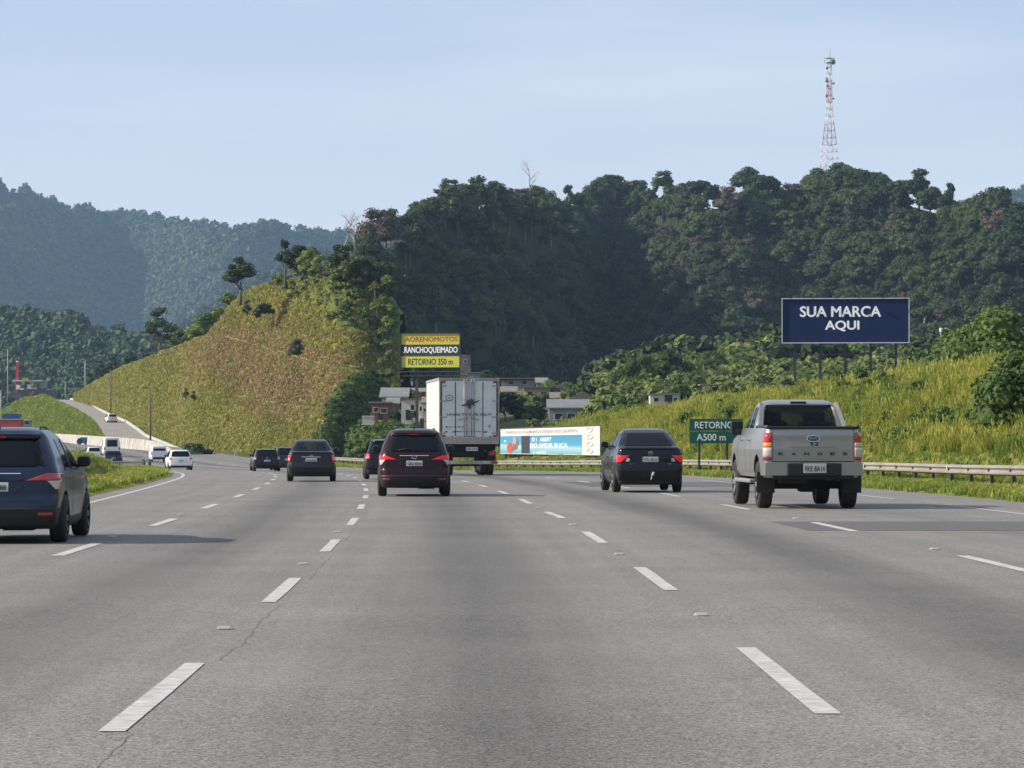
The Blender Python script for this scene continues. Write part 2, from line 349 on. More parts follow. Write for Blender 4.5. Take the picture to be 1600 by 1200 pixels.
M_concrete = plain('concrete', (0.42, 0.40, 0.36), 0.85, var=0.25, scale=1.2)
M_white_conc = plain('whitewashed_concrete', (0.38, 0.355, 0.32), 0.85, var=0.28, scale=0.8)
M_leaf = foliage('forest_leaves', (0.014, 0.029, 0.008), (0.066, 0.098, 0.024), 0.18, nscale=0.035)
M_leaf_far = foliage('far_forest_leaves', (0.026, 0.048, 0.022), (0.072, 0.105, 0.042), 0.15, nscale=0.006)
M_leaf_bright = foliage('bright_leaves', (0.045, 0.085, 0.018), (0.12, 0.18, 0.035), 0.3, nscale=0.3)
M_leaf_scrub = foliage('scrub_leaves', (0.065, 0.105, 0.026), (0.19, 0.23, 0.058), 0.25, nscale=0.15)
M_leaf_dark = foliage('dark_leaves', (0.015, 0.03, 0.012), (0.04, 0.065, 0.02), 0.15, nscale=0.3)
M_leaf_brown = foliage('dry_twig_leaves', (0.05, 0.04, 0.025), (0.105, 0.08, 0.05), 0.15, nscale=0.1)
M_grass_y = foliage('yellow_green_grass', (0.17, 0.20, 0.030), (0.38, 0.37, 0.065), 0.35, nscale=0.16, c3=(0.46, 0.40, 0.14))
M_grass_g = foliage('green_grass', (0.10, 0.165, 0.025), (0.24, 0.31, 0.055), 0.35, nscale=0.25)
M_grass_dry = foliage('dry_grass', (0.23, 0.24, 0.052), (0.40, 0.37, 0.10), 0.3, nscale=0.06, c3=(0.38, 0.29, 0.14))
M_grass_brown = foliage('brown_dry_grass', (0.25, 0.165, 0.085), (0.42, 0.30, 0.16), 0.25, nscale=0.12, c3=(0.30, 0.26, 0.09))
M_leaf_valley = foliage('valley_leaves', (0.030, 0.062, 0.014), (0.095, 0.145, 0.032), 0.25, nscale=0.2)
M_bark = plain('bark', (0.13, 0.105, 0.08), 0.9, var=0.3, scale=1.5)
M_bark_pale = plain('pale_bark', (0.30, 0.27, 0.23), 0.9, var=0.3, scale=1.5)
M_galv = plain('galvanised_steel', (0.30, 0.27, 0.235), 0.6, metal=0.25, var=0.22, scale=0.8)
M_post = plain('weathered_post', (0.05, 0.045, 0.04), 0.8)
M_metal_dk = plain('dark_steel', (0.05, 0.05, 0.055), 0.5, metal=0.4)

# ================================================================== PLANTS
def rand_dir(r):
    v = r.normal(size=3); return v / np.linalg.norm(v)
def leaf_cloud(r, centres, radii, per, size, squash=0.75, core=True, flat=0.0, up=0.25):
    """leaf-sized quads over the shells of many clumps, with a dense core in each clump"""
    V = []; Fc = []
    for c, R in zip(centres, radii):
        n = int(per * R * R)
        d = r.normal(size=(n, 3)); d /= np.linalg.norm(d, axis=1, keepdims=True); d[:, 2] = np.where(d[:, 2] < -0.5, -d[:, 2], d[:, 2])
        p = np.array(c) + d * np.array([R, R, R * squash]) * (0.82 + 0.3 * r.rand(n, 1))
        nn = d + r.normal(size=(n, 3)) * 0.55; nn[:, 2] += up; nn /= np.linalg.norm(nn, axis=1, keepdims=True)
        a = np.cross(nn, r.normal(size=(n, 3))); a /= np.linalg.norm(a, axis=1, keepdims=True); b = np.cross(nn, a)
        s = size * (0.6 + 0.8 * r.rand(n, 1)); w = s * (0.55 + 0.3 * r.rand(n, 1))
        q = np.stack([p - a * s - b * w * 0.4, p - b * w + a * s * 0.1, p + a * s + b * w * 0.3, p + b * w - a * s * 0.2], 1)
        o = len(V) * 1
        V.append(q.reshape(-1, 3))
    Vn = np.concatenate(V); nq = len(Vn) // 4
    Fq = np.arange(nq * 4).reshape(-1, 4)
    verts = [tuple(x) for x in Vn]; faces = [tuple(x) for x in Fq]
    if core:
        for c, R in zip(centres, radii):
            bm = bmesh.new(); bmesh.ops.create_icosphere(bm, subdivisions=1, radius=1.0); o = len(verts); bm.verts.index_update()
            for v in bm.verts:
                k = R * (0.72 + 0.16 * r.rand()); verts.append((c[0] + v.co.x * k, c[1] + v.co.y * k, c[2] + v.co.z * k * squash))
            faces += [tuple(o + v.index for v in f.verts) for f in bm.faces]; bm.free()
    return verts, faces
def mesh_from(name, verts, faces, mat, smooth=False):
    me = bpy.data.meshes.new(name); me.from_pydata(verts, [], faces); me.update(); me.materials.append(mat)
    if smooth: me.polygons.foreach_set('use_smooth', [True] * len(me.polygons))
    return me
def crown_mesh(name, seed, R, H, nclump, mat, size=0.42, per=14, flat=False, gap=0.0):
    """crown of radius R, height H, base at 0; clumps uneven in size and spread"""
    r = np.random.RandomState(seed); cs = []; rs = []
    for i in range(nclump):
        t = r.rand(); a = r.rand() * 2 * PI; rad = R * (0.25 + 0.75 * math.sqrt(r.rand())) * (math.sin(PI * min(1, 0.25 + 0.75 * t)) ** 0.6 if not flat else (0.5 + 0.5 * t))
        z = H * (0.15 + 0.72 * t + 0.06 * r.randn())
        k = R * (0.26 + 0.24 * r.rand()) * (1 - 0.25 * t)
        cs.append((math.cos(a) * rad * 0.78, math.sin(a) * rad * 0.78, z)); rs.append(k)
    cs.append((0, 0, H * 0.5)); rs.append(R * 0.5)
    v, f = leaf_cloud(r, cs, rs, per, size, 0.72)
    return mesh_from(name, v, f, mat), cs, rs
def trunk_mesh(name, seed, H, R, cs, mat, r0=0.22, base=-1.0):
    r = np.random.RandomState(seed); mb = MB()
    lean = r.normal(size=2) * 0.3
    top = Vector((lean[0], lean[1], H))
    mb.tube([(0, 0, base), (lean[0] * 0.3, lean[1] * 0.3, H * 0.45), top], [r0 * 1.3, r0, r0 * 0.6], 6)
    for c in cs[::2][:6]:
        mb.tube([(lean[0] * 0.3, lean[1] * 0.3, H * 0.5), ((c[0]) * 0.5, c[1] * 0.5, (H * 0.8 + c[2] + H) / 2.2), (c[0] * 0.9, c[1] * 0.9, H + c[2] * 0.6)], [r0 * 0.5, r0 * 0.35, r0 * 0.12], 4)
    return mb.mesh(name, mat)
def dead_tree_mesh(name, seed, H, mat, spread=0.35, n=14, r0=0.2):
    r = random.Random(seed); mb = MB()
    def grow(p, d, L, rad, lev):
        pts = [p]; q = p; dd = d.copy()
        for i in range(4):
            dd = (dd + Vector((r.uniform(-1, 1), r.uniform(-1, 1), r.uniform(-0.3, 0.6))) * 0.16).normalized(); q = q + dd * L / 4; pts.append(q)
        mb.tube(pts, [rad * (1 - 0.18 * i) for i in range(5)], 5 if lev < 2 else 3)
        if lev < 3:
            for k in range(3 if lev else 5):
                j = r.randint(2, 4) if lev else r.choice([1, 2, 3, 4, 4]); a = r.uniform(0, 2 * PI)
                nd = (dd + Vector((math.cos(a), math.sin(a), r.uniform(0.0, 0.5))) * r.uniform(0.8, 1.4)).normalized()
                grow(pts[j], nd, L * r.uniform(0.42, 0.62), rad * 0.62 * (1 - 0.08 * j), lev + 1)
    grow(Vector((0, 0, -0.5)), Vector((r.uniform(-0.1, 0.1), 0, 1)), H * 0.62, r0, 0)
    return mb.mesh(name, mat)
def tuft_mesh(name, seed, n, h, spread, mat, w=0.02, lean=0.35, seedhead=False):
    r = np.random.RandomState(seed); V = []; Fc = []
    for i in range(n):
        a, b = r.rand() * 2 * PI, r.rand() * 2 * PI; R = spread * math.sqrt(r.rand()); p = np.array([R * math.cos(a), R * math.sin(a), -0.05]); hh = h * (0.5 + 0.6 * r.rand()); l = lean * hh * (0.3 + r.rand())
        d = np.array([math.cos(b), math.sin(b), 0]); t = np.array([-d[1], d[0], 0]) * w * (0.6 + 0.8 * r.rand())
        m = p + d * l * 0.3 + np.array([0, 0, hh * 0.6]); e = p + d * l + np.array([0, 0, hh * (0.95 - 0.3 * lean)])
        o = len(V); V += [p - t, p + t, m + t * 0.9, m - t * 0.9, e]; Fc += [(o, o + 1, o + 2, o + 3), (o + 3, o + 2, o + 4)]
        if seedhead and r.rand() < 0.3:
            o = len(V); u = np.array([0, 0, 1.0]); V += [e - t * 1.2, e + t * 1.2, e + u * 0.22 + t * 1.6 + d * 0.05, e + u * 0.22 - t * 1.6 + d * 0.05]; Fc += [(o, o + 1, o + 2, o + 3)]
    return mesh_from(name, [tuple(v) for v in V], Fc, mat)
CROWNS = []; TRUNKS = []
for i in range(7):
    R = [4.6, 3.8, 5.0, 3.3, 4.2, 2.8, 4.4][i]; H = [6.2, 6.6, 5.2, 6.8, 5.0, 5.5, 7.0][i]
    me, cs, rs = crown_mesh('crown', 100 + i, R, H, [22, 19, 24, 17, 20, 14, 22][i], M_leaf, 0.26, 46)
    CROWNS.append(me); TRUNKS.append(trunk_mesh('trunk', 100 + i, 5.0, R, cs, M_bark_pale if i % 3 == 1 else M_bark))
CROWN_SPARSE, scs, _ = crown_mesh('crown', 171, 4.0, 6.0, 11, M_leaf, 0.26, 26)
CROWN_BROWN, bcs, _ = crown_mesh('crown', 172, 4.4, 5.6, 14, M_leaf_brown, 0.20, 50)
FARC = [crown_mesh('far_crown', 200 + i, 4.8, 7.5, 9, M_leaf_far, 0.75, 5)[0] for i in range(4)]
BUSH_B = [crown_mesh('bush', 220 + i, 1.3, 1.5, 10, M_leaf_bright, 0.13, 190)[0] for i in range(3)]
BUSH_N = [crown_mesh('bush', 260 + i, 1.3, 1.5, 18, M_leaf_bright, 0.055, 900)[0] for i in range(2)]
BUSH_S = [crown_mesh('bush', 230 + i, 1.2, 1.3, 9, M_leaf_scrub, 0.14, 150)[0] for i in range(3)]
BUSH_D = [crown_mesh('bush', 240 + i, 1.3, 1.5, 9, M_leaf_dark, 0.14, 150)[0] for i in range(3)]
TUFT_TALL = [tuft_mesh('tuft', 300 + i, 64, 1.0, 0.36, M_grass_y, 0.014, 0.5, True) for i in range(4)] + [tuft_mesh('tuft', 310 + i, 60, 0.9, 0.36, M_grass_g, 0.017, 0.6) for i in range(2)]
TUFT_LOW = [tuft_mesh('tuft', 320 + i, 40, 0.30, 0.3, M_grass_g, 0.014, 0.6) for i in range(3)] + [tuft_mesh('tuft', 325, 40, 0.34, 0.3, M_grass_y, 0.014, 0.6)]
TUFT_BROWN = [tuft_mesh('tuft', 340 + i, 22, 0.30, 0.42, M_grass_brown, 0.03, 0.9) for i in range(3)]
CROWN_SCRUB = [crown_mesh('crown', 350 + i, 3.6, 4.4, 16, M_leaf_scrub, 0.22, 55)[0] for i in range(2)]
TUFT_DRY = [tuft_mesh('tuft', 330 + i, 26, 0.40, 0.45, M_grass_dry, 0.035, 0.9) for i in range(4)]
# ================================================================== THE GROUND AND THE ROAD
zr = np.concatenate([np.arange(-20, 60, 2.0), np.arange(60, 420, 3.0), np.arange(420, 1300, 20.0), np.array([1400, 1700, 2200, 3000, 4200, 6000, 9000])])
def bank_right(y):      # crest height of the grass bank above the road
    return np.interp(y, [0, 60, 95, 133, 160, 200, 230, 250, 265, 282], [5.2, 5.0, 4.7, 4.3, 4.6, 4.25, 3.95, 3.1, 1.2, 0.0])
def bank_left(y):
    return np.interp(y, [0, 80, 100, 130, 142, 152, 160], [1.25, 1.25, 1.1, 0.8, 0.45, 0.05, 0.0])
u_base = np.concatenate([[-3000, -1200, -500, -250, -120, -60, -35, -22], np.arange(-18, 40, 1.0), [45, 60, 90, 140, 250, 500, 1200, 3000]])
U, Y = np.meshgrid(u_base, zr)
Hg = RZ(np.maximum(Y, 0)) - 0.10 - 0.012 * np.maximum(np.abs(U) - 40, 0).clip(0, 300)
Pg = np.stack([RC(np.maximum(Y, 0)) + U, Y, Hg + np.where((U > -12) & (U < 14), -0.35, 0) + np.where(np.abs(U) > 100, -1.0, 0)], -1)
g = grid_mesh('ground', Pg, M_ground); tag(g, kind='structure')
# asphalt: left edge wanders a little
yr = np.concatenate([np.arange(-20, 60, 1.5), np.arange(60, 460, 3.0), np.arange(460, 1000, 10.0)])
us = np.linspace(0, 1, 25)
lft = np.interp(yr, [0, 60, 130, 170, 200, 1000], [-8.6, -8.5, -9.5, -10.3, -10.0, -9.6]); rgt = np.interp(yr, [0, 350, 450, 1000], [12.9, 12.9, 11.0, 10.2])
Uu = lft[:, None] * (1 - us) + rgt[:, None] * us; Yy = np.repeat(yr[:, None], 25, 1)
Pr = np.stack([RC(np.maximum(Yy, 0)) + Uu, Yy, RZ(np.maximum(Yy, 0))], -1)
rd = grid_mesh('road', Pr, M_road, uv=np.stack([Uu, Yy], -1)); tag(rd, kind='structure')

def strip(name, u0, u1, y0, y1, h, mat, kind='structure', ragged=0.0, seed=0, wob=None):
    n = max(3, int((y1 - y0) / (0.12 if name == 'road_crack' else 1.2))); ys = np.linspace(y0, y1, n); r = np.random.RandomState(seed)
    off = (wob(ys) if wob else 0 * ys)
    a = r.normal(size=n) * ragged; b = r.normal(size=n) * ragged
    P = np.stack([np.stack([RC(ys) + u0 + off + a, ys, RZ(ys) + h], -1), np.stack([RC(ys) + u1 + off + b, ys, RZ(ys) + h], -1)], 1)
    o = grid_mesh(name, P, mat, smooth=False); tag(o, kind=kind); return o
# dashes: period 12.6 m, 5.1 m long
def dashes(u, first, period, length, n, w=0.13):
    for i in range(n):
        y0 = first + i * period
        if y0 > 420: break
        strip('lane_marking', u - w / 2, u + w / 2, y0, y0 + length, 0.005, M_paint, ragged=0.003, seed=i)
dashes(-1.93, 15.9, 12.15, 4.7, 30, 0.135)
dashes(1.74, 16.9, 13.3, 5.2, 28, 0.14)
dashes(-5.12, 12.6, 13.1, 4.6, 28, 0.16)
dashes(5.86, 18.4, 15.2, 5.2, 24, 0.16)
dashes(10.62, 44.0, 16.0, 9.0, 7, 0.12)
led = lambda ys: np.interp(ys, [0, 60, 130, 170, 200, 1000], [-8.0, -7.85, -8.95, -9.8, -9.5, -9.1])
strip('edge_line', -0.07, 0.07, 5, 620, 0.005, M_paint, wob=led)
strip('edge_line', 12.35, 12.47, 130, 400, 0.005, M_paint)
strip('dark_road_patch', 5.2, 12.4, 49.2, 54.6, 0.003, M_patch, ragged=0.02, seed=4)  # darker band of road surface across the right lanes
strip('dark_road_patch', 5.0, 12.5, 98, 112, 0.003, M_patch, ragged=0.02, seed=5)
for k, (u, seed) in enumerate(((-1.80, 1),)):
    w = lambda ys, s=seed: 0.16 * fbm(ys * 0.6, ys * 0 + s * 3.3, o=5) + 0.06 * fbm(ys * 3.0, ys * 0 + s * 7.7, o=3)
    for j, (y0, y1) in enumerate(((12.0, 15.8), (20.9, 27.5), (32.5, 39.5), (44.5, 52), (57, 63)) if k == 0 else ((22.5, 29), (36, 42), (49, 55))):
        strip('road_crack', -0.002, 0.002, y0, y1, 0.0025, M_crack, wob=lambda ys, u=u, w=w: u + w(ys))
# road studs: bevelled plates with a white reflector
M_stud = plain('stud_white', (0.36, 0.34, 0.32), 0.5); sm = MB(); sm.box((0, 0, 0.011), (0.13, 0.10, 0.022), 0, taper=0.72); SM = sm.mesh('road_stud', M_stud)
sm2 = MB(); sm2.box((0, -0.046, 0.010), (0.08, 0.012, 0.012), 0); SM2 = sm2.mesh('reflector', plain('stud_lens', (0.8, 0.78, 0.7), 0.2))
def stud(u, y, label):
    o = bpy.data.objects.new('road_stud', SM); COL.objects.link(o); o.location = road_pt(u, y, 0.002); o.rotation_euler = (0, 0, heading(y)); tag(o, label, 'road stud', 'reflective studs between the lane dashes')
    p = bpy.data.objects.new('reflector', SM2); COL.objects.link(p); p.parent = o
for i, y in enumerate((24.2, 36.2, 48.3, 60.3, 72.4)): stud(-2.02, y, ['nearest white road stud between the dashes left of our lane', 'second nearest stud between the dashes left of our lane', 'third stud up the dashed line left of our lane', 'fourth stud up the dashed line left of our lane', 'fifth stud up the dashed line left of our lane'][i])
for i, y in enumerate((26.0, 39.2, 52.4, 65.8)): stud(1.72, y, ['nearest white road stud between the dashes right of our lane', 'second nearest stud between the dashes right of our lane', 'third stud up the dashed line right of our lane', 'fourth stud up the dashed line right of our lane'][i])
for i, y in enumerate((41.0, 56.5)): stud(5.86, y, ['white stud on the right dashed line below the silver pickup', 'white stud by the dark road patch on the right dashed line'][i])
for i, y in enumerate((33.6, 46.0, 59.0)): stud(-5.2, y, ['white stud at the left picture edge below the navy suv', 'white stud in the shadow of the navy suv', 'white stud beyond the shadow of the navy suv'][i])

# ------------------------------------------------------------------ verges and banks
ub = np.array([12.7, 13.2, 14.0, 15.0, 16.0, 17.0, 18.0, 18.8, 19.6, 20.5, 21.5, 22.5, 23.5, 24.5, 25.5, 26.5, 28, 30, 33, 37, 42, 50])
prof = np.interp(ub, [12.7, 13.2, 17, 18.6, 20, 22, 24, 26.5, 30, 42, 50], [-0.02, 0.07, 0.12, 0.18, 0.26, 0.5, 0.78, 1.0, 1.0, 0.7, 0.4])
prof = np.where(ub < 18.7, 0, prof)
yb = np.arange(-10, 345, 1.6)
Ub, Yb = np.meshgrid(ub, yb)
Hb = RZ(np.maximum(Yb, 0)) + np.where(Ub < 18.7, np.interp(Ub, [12.7, 13.2, 16.5, 18.7], [-0.03, 0.04, -0.02, 0.10]), 0) + prof[None, :] * bank_right(Yb) + 0.9 * fbm(Ub * 0.22, Yb * 0.12) * ((Ub - 16) / 5).clip(0, 1) + 0.25 * fbm(Ub * 0.8, Yb * 0.8 + 9) * ((Ub - 13) / 4).clip(0, 1)
P_bank = np.stack([RC(np.maximum(Yb, 0)) + Ub, Yb, Hb], -1)
o = grid_mesh('grass_bank', P_bank, M_bank); tag(o, kind='structure')
ul = np.array([-8.3, -9.0, -9.6, -10.1, -10.4, -10.6, -10.8, -11.0, -11.2, -11.4, -11.8, -12.1, -12.4, -12.7, -13, -13.3, -13.6, -14.4, -15.5, -17, -20, -26])[::-1]
Ul, Yl = np.meshgrid(ul, np.arange(-10, 260, 1.6))
shift = np.interp(Yl, [0, 60, 130, 170, 200, 400], [0.0, 0.0, -0.95, -1.7, -1.4, -1.1])
pl = np.interp(ul, [-26, -20, -14, -12.8, -12.1, -11.5, -11.0, -10.5, -10.1, -8], [-0.6, -0.3, 0.7, 0.95, 1.0, 0.93, 0.45, 0.06, 0.0, 0.0])
Hl = RZ(np.maximum(Yl, 0)) + np.interp(Ul, [-26, -9.6, -9.0, -8.3], [0.1, 0.13, 0.08, -0.03]) + pl[None, :] * bank_left(Yl) + 0.22 * fbm(Ul * 0.8, Yl * 0.35) * ((-8.6 - Ul) / 1.5).clip(0, 1)
P_left = np.stack([RC(np.maximum(Yl, 0)) + Ul + shift, Yl, Hl], -1)
o = grid_mesh('median_bank', P_left, M_bank); tag(o, kind='structure')

# ------------------------------------------------------------------ hillsides seen beyond
def sheet(name, pxs, foot, top, zf, k, mat, ny=60, rough=0.0, rscale=0.05, attrs=None, back=None, bench=None, dx=6):
    """a hillside: foot and top outline, distance of the foot, and slope k (metres back per metre up)"""
    px = np.arange(pxs[0], pxs[1] + 1, dx).astype(float); v = np.linspace(0, 1, ny)[:, None]
    f = np.interp(px, *zip(*foot))[None]; t = np.interp(px, *zip(*top))[None]; z0 = np.interp(px, *zip(*zf))[None]
    if dx < 20: t = _smooth(t[0], 5)[None]; z0 = _smooth(z0[0], 9)[None]
    py = f * (1 - v) + t * v; PX = np.repeat(px[None], ny, 0)
    z = z0 * (1 + k * (f - py) / F)
    if bench is not None: z = z + bench(PX, py)
    P = xyz(PX, py, z)
    if rough:
        nn = fbm(P[..., 0] * rscale, P[..., 1] * rscale, P[..., 2] * rscale, 5)
        P[..., 1] += rough * nn; P[..., 2] += rough * 0.6 * fbm(P[..., 0] * rscale + 31, P[..., 1] * rscale, P[..., 2] * rscale, 5)
    B = P
    if back:
        r1 = P[-1] + np.stack([0 * px, 0 * px + back, 0 * px + back * 0.06], -1); r2 = r1 + np.stack([0 * px, 0 * px + back * 4, 0 * px - back * 1.2], -1)
        B = np.concatenate([P, r1[None], r2[None]], 0)
    at_ = {kk: np.concatenate([a(PX, py), a(PX, py)[-1:], a(PX, py)[-1:]], 0) if back else a(PX, py) for kk, a in (attrs or {}).items()}
    o = grid_mesh(name, B, mat, at_); tag(o, kind='structure'); return P
sst = lambda x: np.clip(x, 0, 1) ** 2 * (3 - 2 * np.clip(x, 0, 1))
b1 = ([120, 190, 255, 300, 360, 440, 520, 700], [612, 577, 592, 606, 620, 633, 645, 668]); b2 = ([190, 330, 400, 470, 530, 700], [500, 521, 540, 560, 578, 620])
def bench(px, py):
    return 3.2 * sst((np.interp(px, *b1) - py) / 5.0) + 3.2 * sst((np.interp(px, *b2) - py) / 5.0)
def bare(px, py):
    c = np.exp(-(((px - 432) / 138) ** 2 + ((py - (575 + (px - 425) * 0.20)) / 68) ** 2) ** 1.3) * 1.25
    c = np.maximum(c, 0.75 * np.exp(-(((px - 500) / 38) ** 2 + ((py - 632) / 26) ** 2)))
    return np.clip(c + 0.75 * (c > 0.05) * fbm(px * 0.025, py * 0.05, o=5), 0, 0.85)
def scrub(px, py):
    e = np.interp(py, [425, 455, 470, 500, 520, 545, 560, 580, 700], [395, 425, 470, 508, 545, 570, 590, 600, 600])
    return np.clip((px - e) / 26 + 1.2 * fbm(px * 0.03, py * 0.05, o=4), 0, 1)
slope_foot = [(118, 627), (150, 641), (197, 664), (228, 686), (262, 706), (310, 724), (400, 725), (460, 726), (520, 728), (560, 729), (625, 731)]
slope_top = [(118, 617), (150, 597), (190, 575), (250, 553), (330, 521), (345, 502), (370, 468), (400, 448), (430, 437), (480, 432), (560, 442), (590, 452), (610, 470), (625, 500)]
slope_z = [(118, 705), (150, 625), (197, 542), (228, 500), (262, 468), (310, 430), (400, 397), (460, 380), (520, 368), (560, 366), (625, 374)]
P_cut = sheet('hillside', (118, 625), slope_foot, slope_top, slope_z, 1.15, M_slope, ny=130, rough=1.3, rscale=0.16, attrs={'bare': bare, 'scrub': scrub}, back=14, bench=bench, dx=3)
ridge = [(540, 444), (560, 424), (600, 396), (640, 376), (680, 359), (700, 342), (760, 342), (850, 342), (885, 354), (940, 330), (965, 317), (1020, 324), (1100, 334), (1150, 331), (1200, 331), (1240, 339), (1290, 321), (1330, 314), (1400, 317), (1450, 329), (1500, 341), (1560, 351), (1600, 361), (1800, 389)]
fz = [(540, 560), (600, 620), (680, 690), (780, 740), (860, 800), (930, 930), (980, 960), (1040, 880), (1120, 830), (1250, 860), (1330, 820), (1450, 790), (1800, 760)]
P_hill = sheet('forest_hill', (540, 1800), [(540, 640), (900, 625), (1000, 620), (1800, 600)], ridge, fz, 1.75, M_forest, ny=60, rough=22, rscale=0.012, back=60)
P_valley = sheet('valley', (560, 1900), [(560, 715), (760, 712), (900, 690), (1000, 652), (1900, 640)], [(560, 618), (900, 606), (960, 600), (1050, 575), (1200, 566), (1400, 560), (1900, 556)], [(560, 362), (700, 352), (900, 345), (1900, 330)], 24.0, M_valley, ny=40, rough=1.5, rscale=0.03, dx=10)
mt = [(-200, 300), (0, 330), (60, 345), (130, 362), (200, 370), (260, 378), (330, 390), (380, 394), (450, 396), (520, 398), (600, 404), (760, 420)]
P_low = sheet('yard_slope', (552, 770), [(552, 729), (770, 731)], [(552, 706), (564, 668), (640, 662), (770, 668)], [(552, 334), (770, 334)], 4.5, M_valley, ny=20, rough=1.0, rscale=0.2, back=30, dx=6)
VAL_F = ([560, 760, 900, 1000, 1900], [715, 712, 690, 652, 640]); VAL_Z = ([560, 700, 900, 1900], [362, 352, 345, 330])
def valley_z(px, py): return float(np.interp(px, *VAL_Z)) * (1 + 24.0 * (float(np.interp(px, *VAL_F)) - py) / F)
P_mt = sheet('mountain', (-200, 760), [(-200, 640), (760, 640)], mt, [(-200, 3300), (60, 3500), (200, 3700), (330, 3400), (760, 3900)], 2.0, M_forest, ny=60, rough=90, rscale=0.0028, back=60, dx=10)
sp = [(-50, 700), (150, 640), (210, 610), (250, 560), (330, 500), (420, 452), (520, 420), (600, 402), (700, 395)]
P_sp = sheet('mountain_spur', (60, 700), [(60, 660), (700, 660)], sp, [(60, 2350), (700, 2500)], 2.0, M_forest, ny=40, rough=60, rscale=0.004, back=150, dx=10)
lw = [(-120, 520), (0, 525), (60, 527), (120, 536), (200, 560), (260, 566), (300, 580), (360, 600)]
P_lw = sheet('wooded_slope', (-120, 360), [(-120, 640), (360, 640)], lw, [(-120, 1250), (360, 1150)], 3.0, M_forest, ny=30, rough=18, rscale=0.01, back=80, dx=10)
P_fr = sheet('distant_ridge', (1480, 2000), [(1480, 420), (2000, 420)], [(1480, 350), (1560, 326), (1590, 318), (1640, 305), (2000, 270)], [(1480, 3600), (2000, 3600)], 2.0, M_forest, ny=20, rough=60, rscale=0.004, back=150, dx=20)

# ------------------------------------------------------------------ the side road climbing past the cut slope, and the grassy rise beside it
ramp = [(712, 185, 300, 428), (700, 178, 270, 452), (690, 170, 246, 470), (682, 165, 226, 486), (671, 158, 212, 505), (660, 151, 196, 530), (648, 135, 168, 578), (637, 117, 147, 625), (629, 98, 128, 675), (624.5, 84, 117, 712), (624.5, 70, 100, 760)]
ra = np.array(ramp, float); tt = np.linspace(0, 1, len(ra)); t2 = np.linspace(0, 1, 60); rr = np.stack([np.interp(t2, tt, ra[:, i]) for i in range(4)], 1)
P_ramp = np.stack([xyz(rr[:, 1] * (1 - w) + rr[:, 2] * w, rr[:, 0], rr[:, 3]) for w in np.linspace(0, 1, 7)], 1)
o = grid_mesh('side_road', P_ramp, plain('side_road_asphalt', (0.24, 0.215, 0.19), 0.85, var=0.18, scale=0.4)); tag(o, kind='structure')
P_rise = sheet('grass_rise', (-60, 186), [(-60, 692), (0, 688), (90, 684), (150, 684), (186, 684)], [(-60, 650), (5, 640), (30, 623), (58, 617), (74, 617), (86, 625), (117, 638), (135, 649), (151, 661), (165, 682), (186, 683)], [(-60, 690), (60, 630), (120, 560), (160, 505), (186, 492)], 6.0, M_slope, ny=40, rough=1.0, rscale=0.1, attrs={'bare': lambda a, b: a * 0, 'scrub': lambda a, b: 0.35 + 0 * a}, dx=3)

a_ = np.radians(np.linspace(60, 248, 60)); r_ = np.array([140, 180, 240, 320, 430, 560, 800.])  # unseen hill ring, added to darken car reflections and lower the sky fill
A_, R_ = np.meshgrid(a_, r_); pr_ = np.array([-3, 6, 32, 62, 84, 92, 60.])[:, None] * (0.75 + 0.9 * fbm(A_ * 3, R_ * 0.004)) * np.minimum(1, np.minimum(A_ - a_[0], a_[-1] - A_) / 0.35)
hx = np.sin(A_) * R_ * 0.9; Ph_ = np.stack([np.where(hx > 0, hx + 30, hx - 60), np.cos(A_) * R_ - 40, pr_ - 2 + 8 * fbm(A_ * 20, R_ * 0.03)], -1)
o = grid_mesh('hill', Ph_, M_unseen_hill := ground_mat('unseen_hill', (0.02, 0.035, 0.012), (0.06, 0.085, 0.025), scale=0.05, bump=0.8)); tag(o, kind='structure')

# pale tubes added to draw the light lines of the two berms
M_berm = plain('berm_line', (0.25, 0.23, 0.09), 0.9, var=0.25, scale=0.5)
_pa, _pb = project(P_cut)
for bx, by, x0, x1, lab in ((b1[0], b1[1], 192, 470, 'lower pale berm line crossing the cut slope'), (b2[0], b2[1], 345, 520, 'upper pale berm line crossing the cut slope')):
    pts_ = []
    for x in np.arange(x0, x1, 4.0):
        j = int(np.argmin(np.abs(_pa[0] - x))); i = int(np.argmin(np.abs(_pb[:, j] - np.interp(x, bx, by)))); pts_.append(Vector(P_cut[i, j]) + Vector((0, -0.1, 0.12)))
    m_ = MB(); m_.tube(pts_, 0.09, 5); o = m_.build('berm_line', M_berm); tag(o, lab, 'kerb')

# the flank of the cut hill carries on back behind its right edge
_e = P_cut[:, -1]; _w = np.stack([_e + np.array([-k * 0.08, k * 1.0, -k * 0.12]) for k in (0, 4, 12, 30, 60)], 1)
o = grid_mesh('hillside', _w, M_bank); tag(o, kind='structure')
HAZE = 0.85e-4
# ================================================================== VEGETATION
R0 = np.random.RandomState(11)
def put(mesh, name, loc, s, rz, parent=None, sz=None):
    o = bpy.data.objects.new(name, mesh); COL.objects.link(o)
    if parent is None: o.location = loc; o.rotation_euler = (0, 0, rz); o.scale = (s, s, sz or s)
    else: o.parent = parent; o.location = loc; o.scale = (s, s, sz or s)
    return o
def tree_thing(loc, s, rz, vi, label, group, name='forest_tree', crown=None, trunk=None, th=1.9, cat='tree'):
    t = empty(name, loc, rz); t.scale = (s, s, s); tag(t, label, cat, group)
    a = bpy.data.objects.new('crown', crown or CROWNS[vi]); b = bpy.data.objects.new('trunk', trunk or TRUNKS[vi])
    for x in (a, b): COL.objects.link(x); x.parent = t
    a.location = (0, 0, th); return t
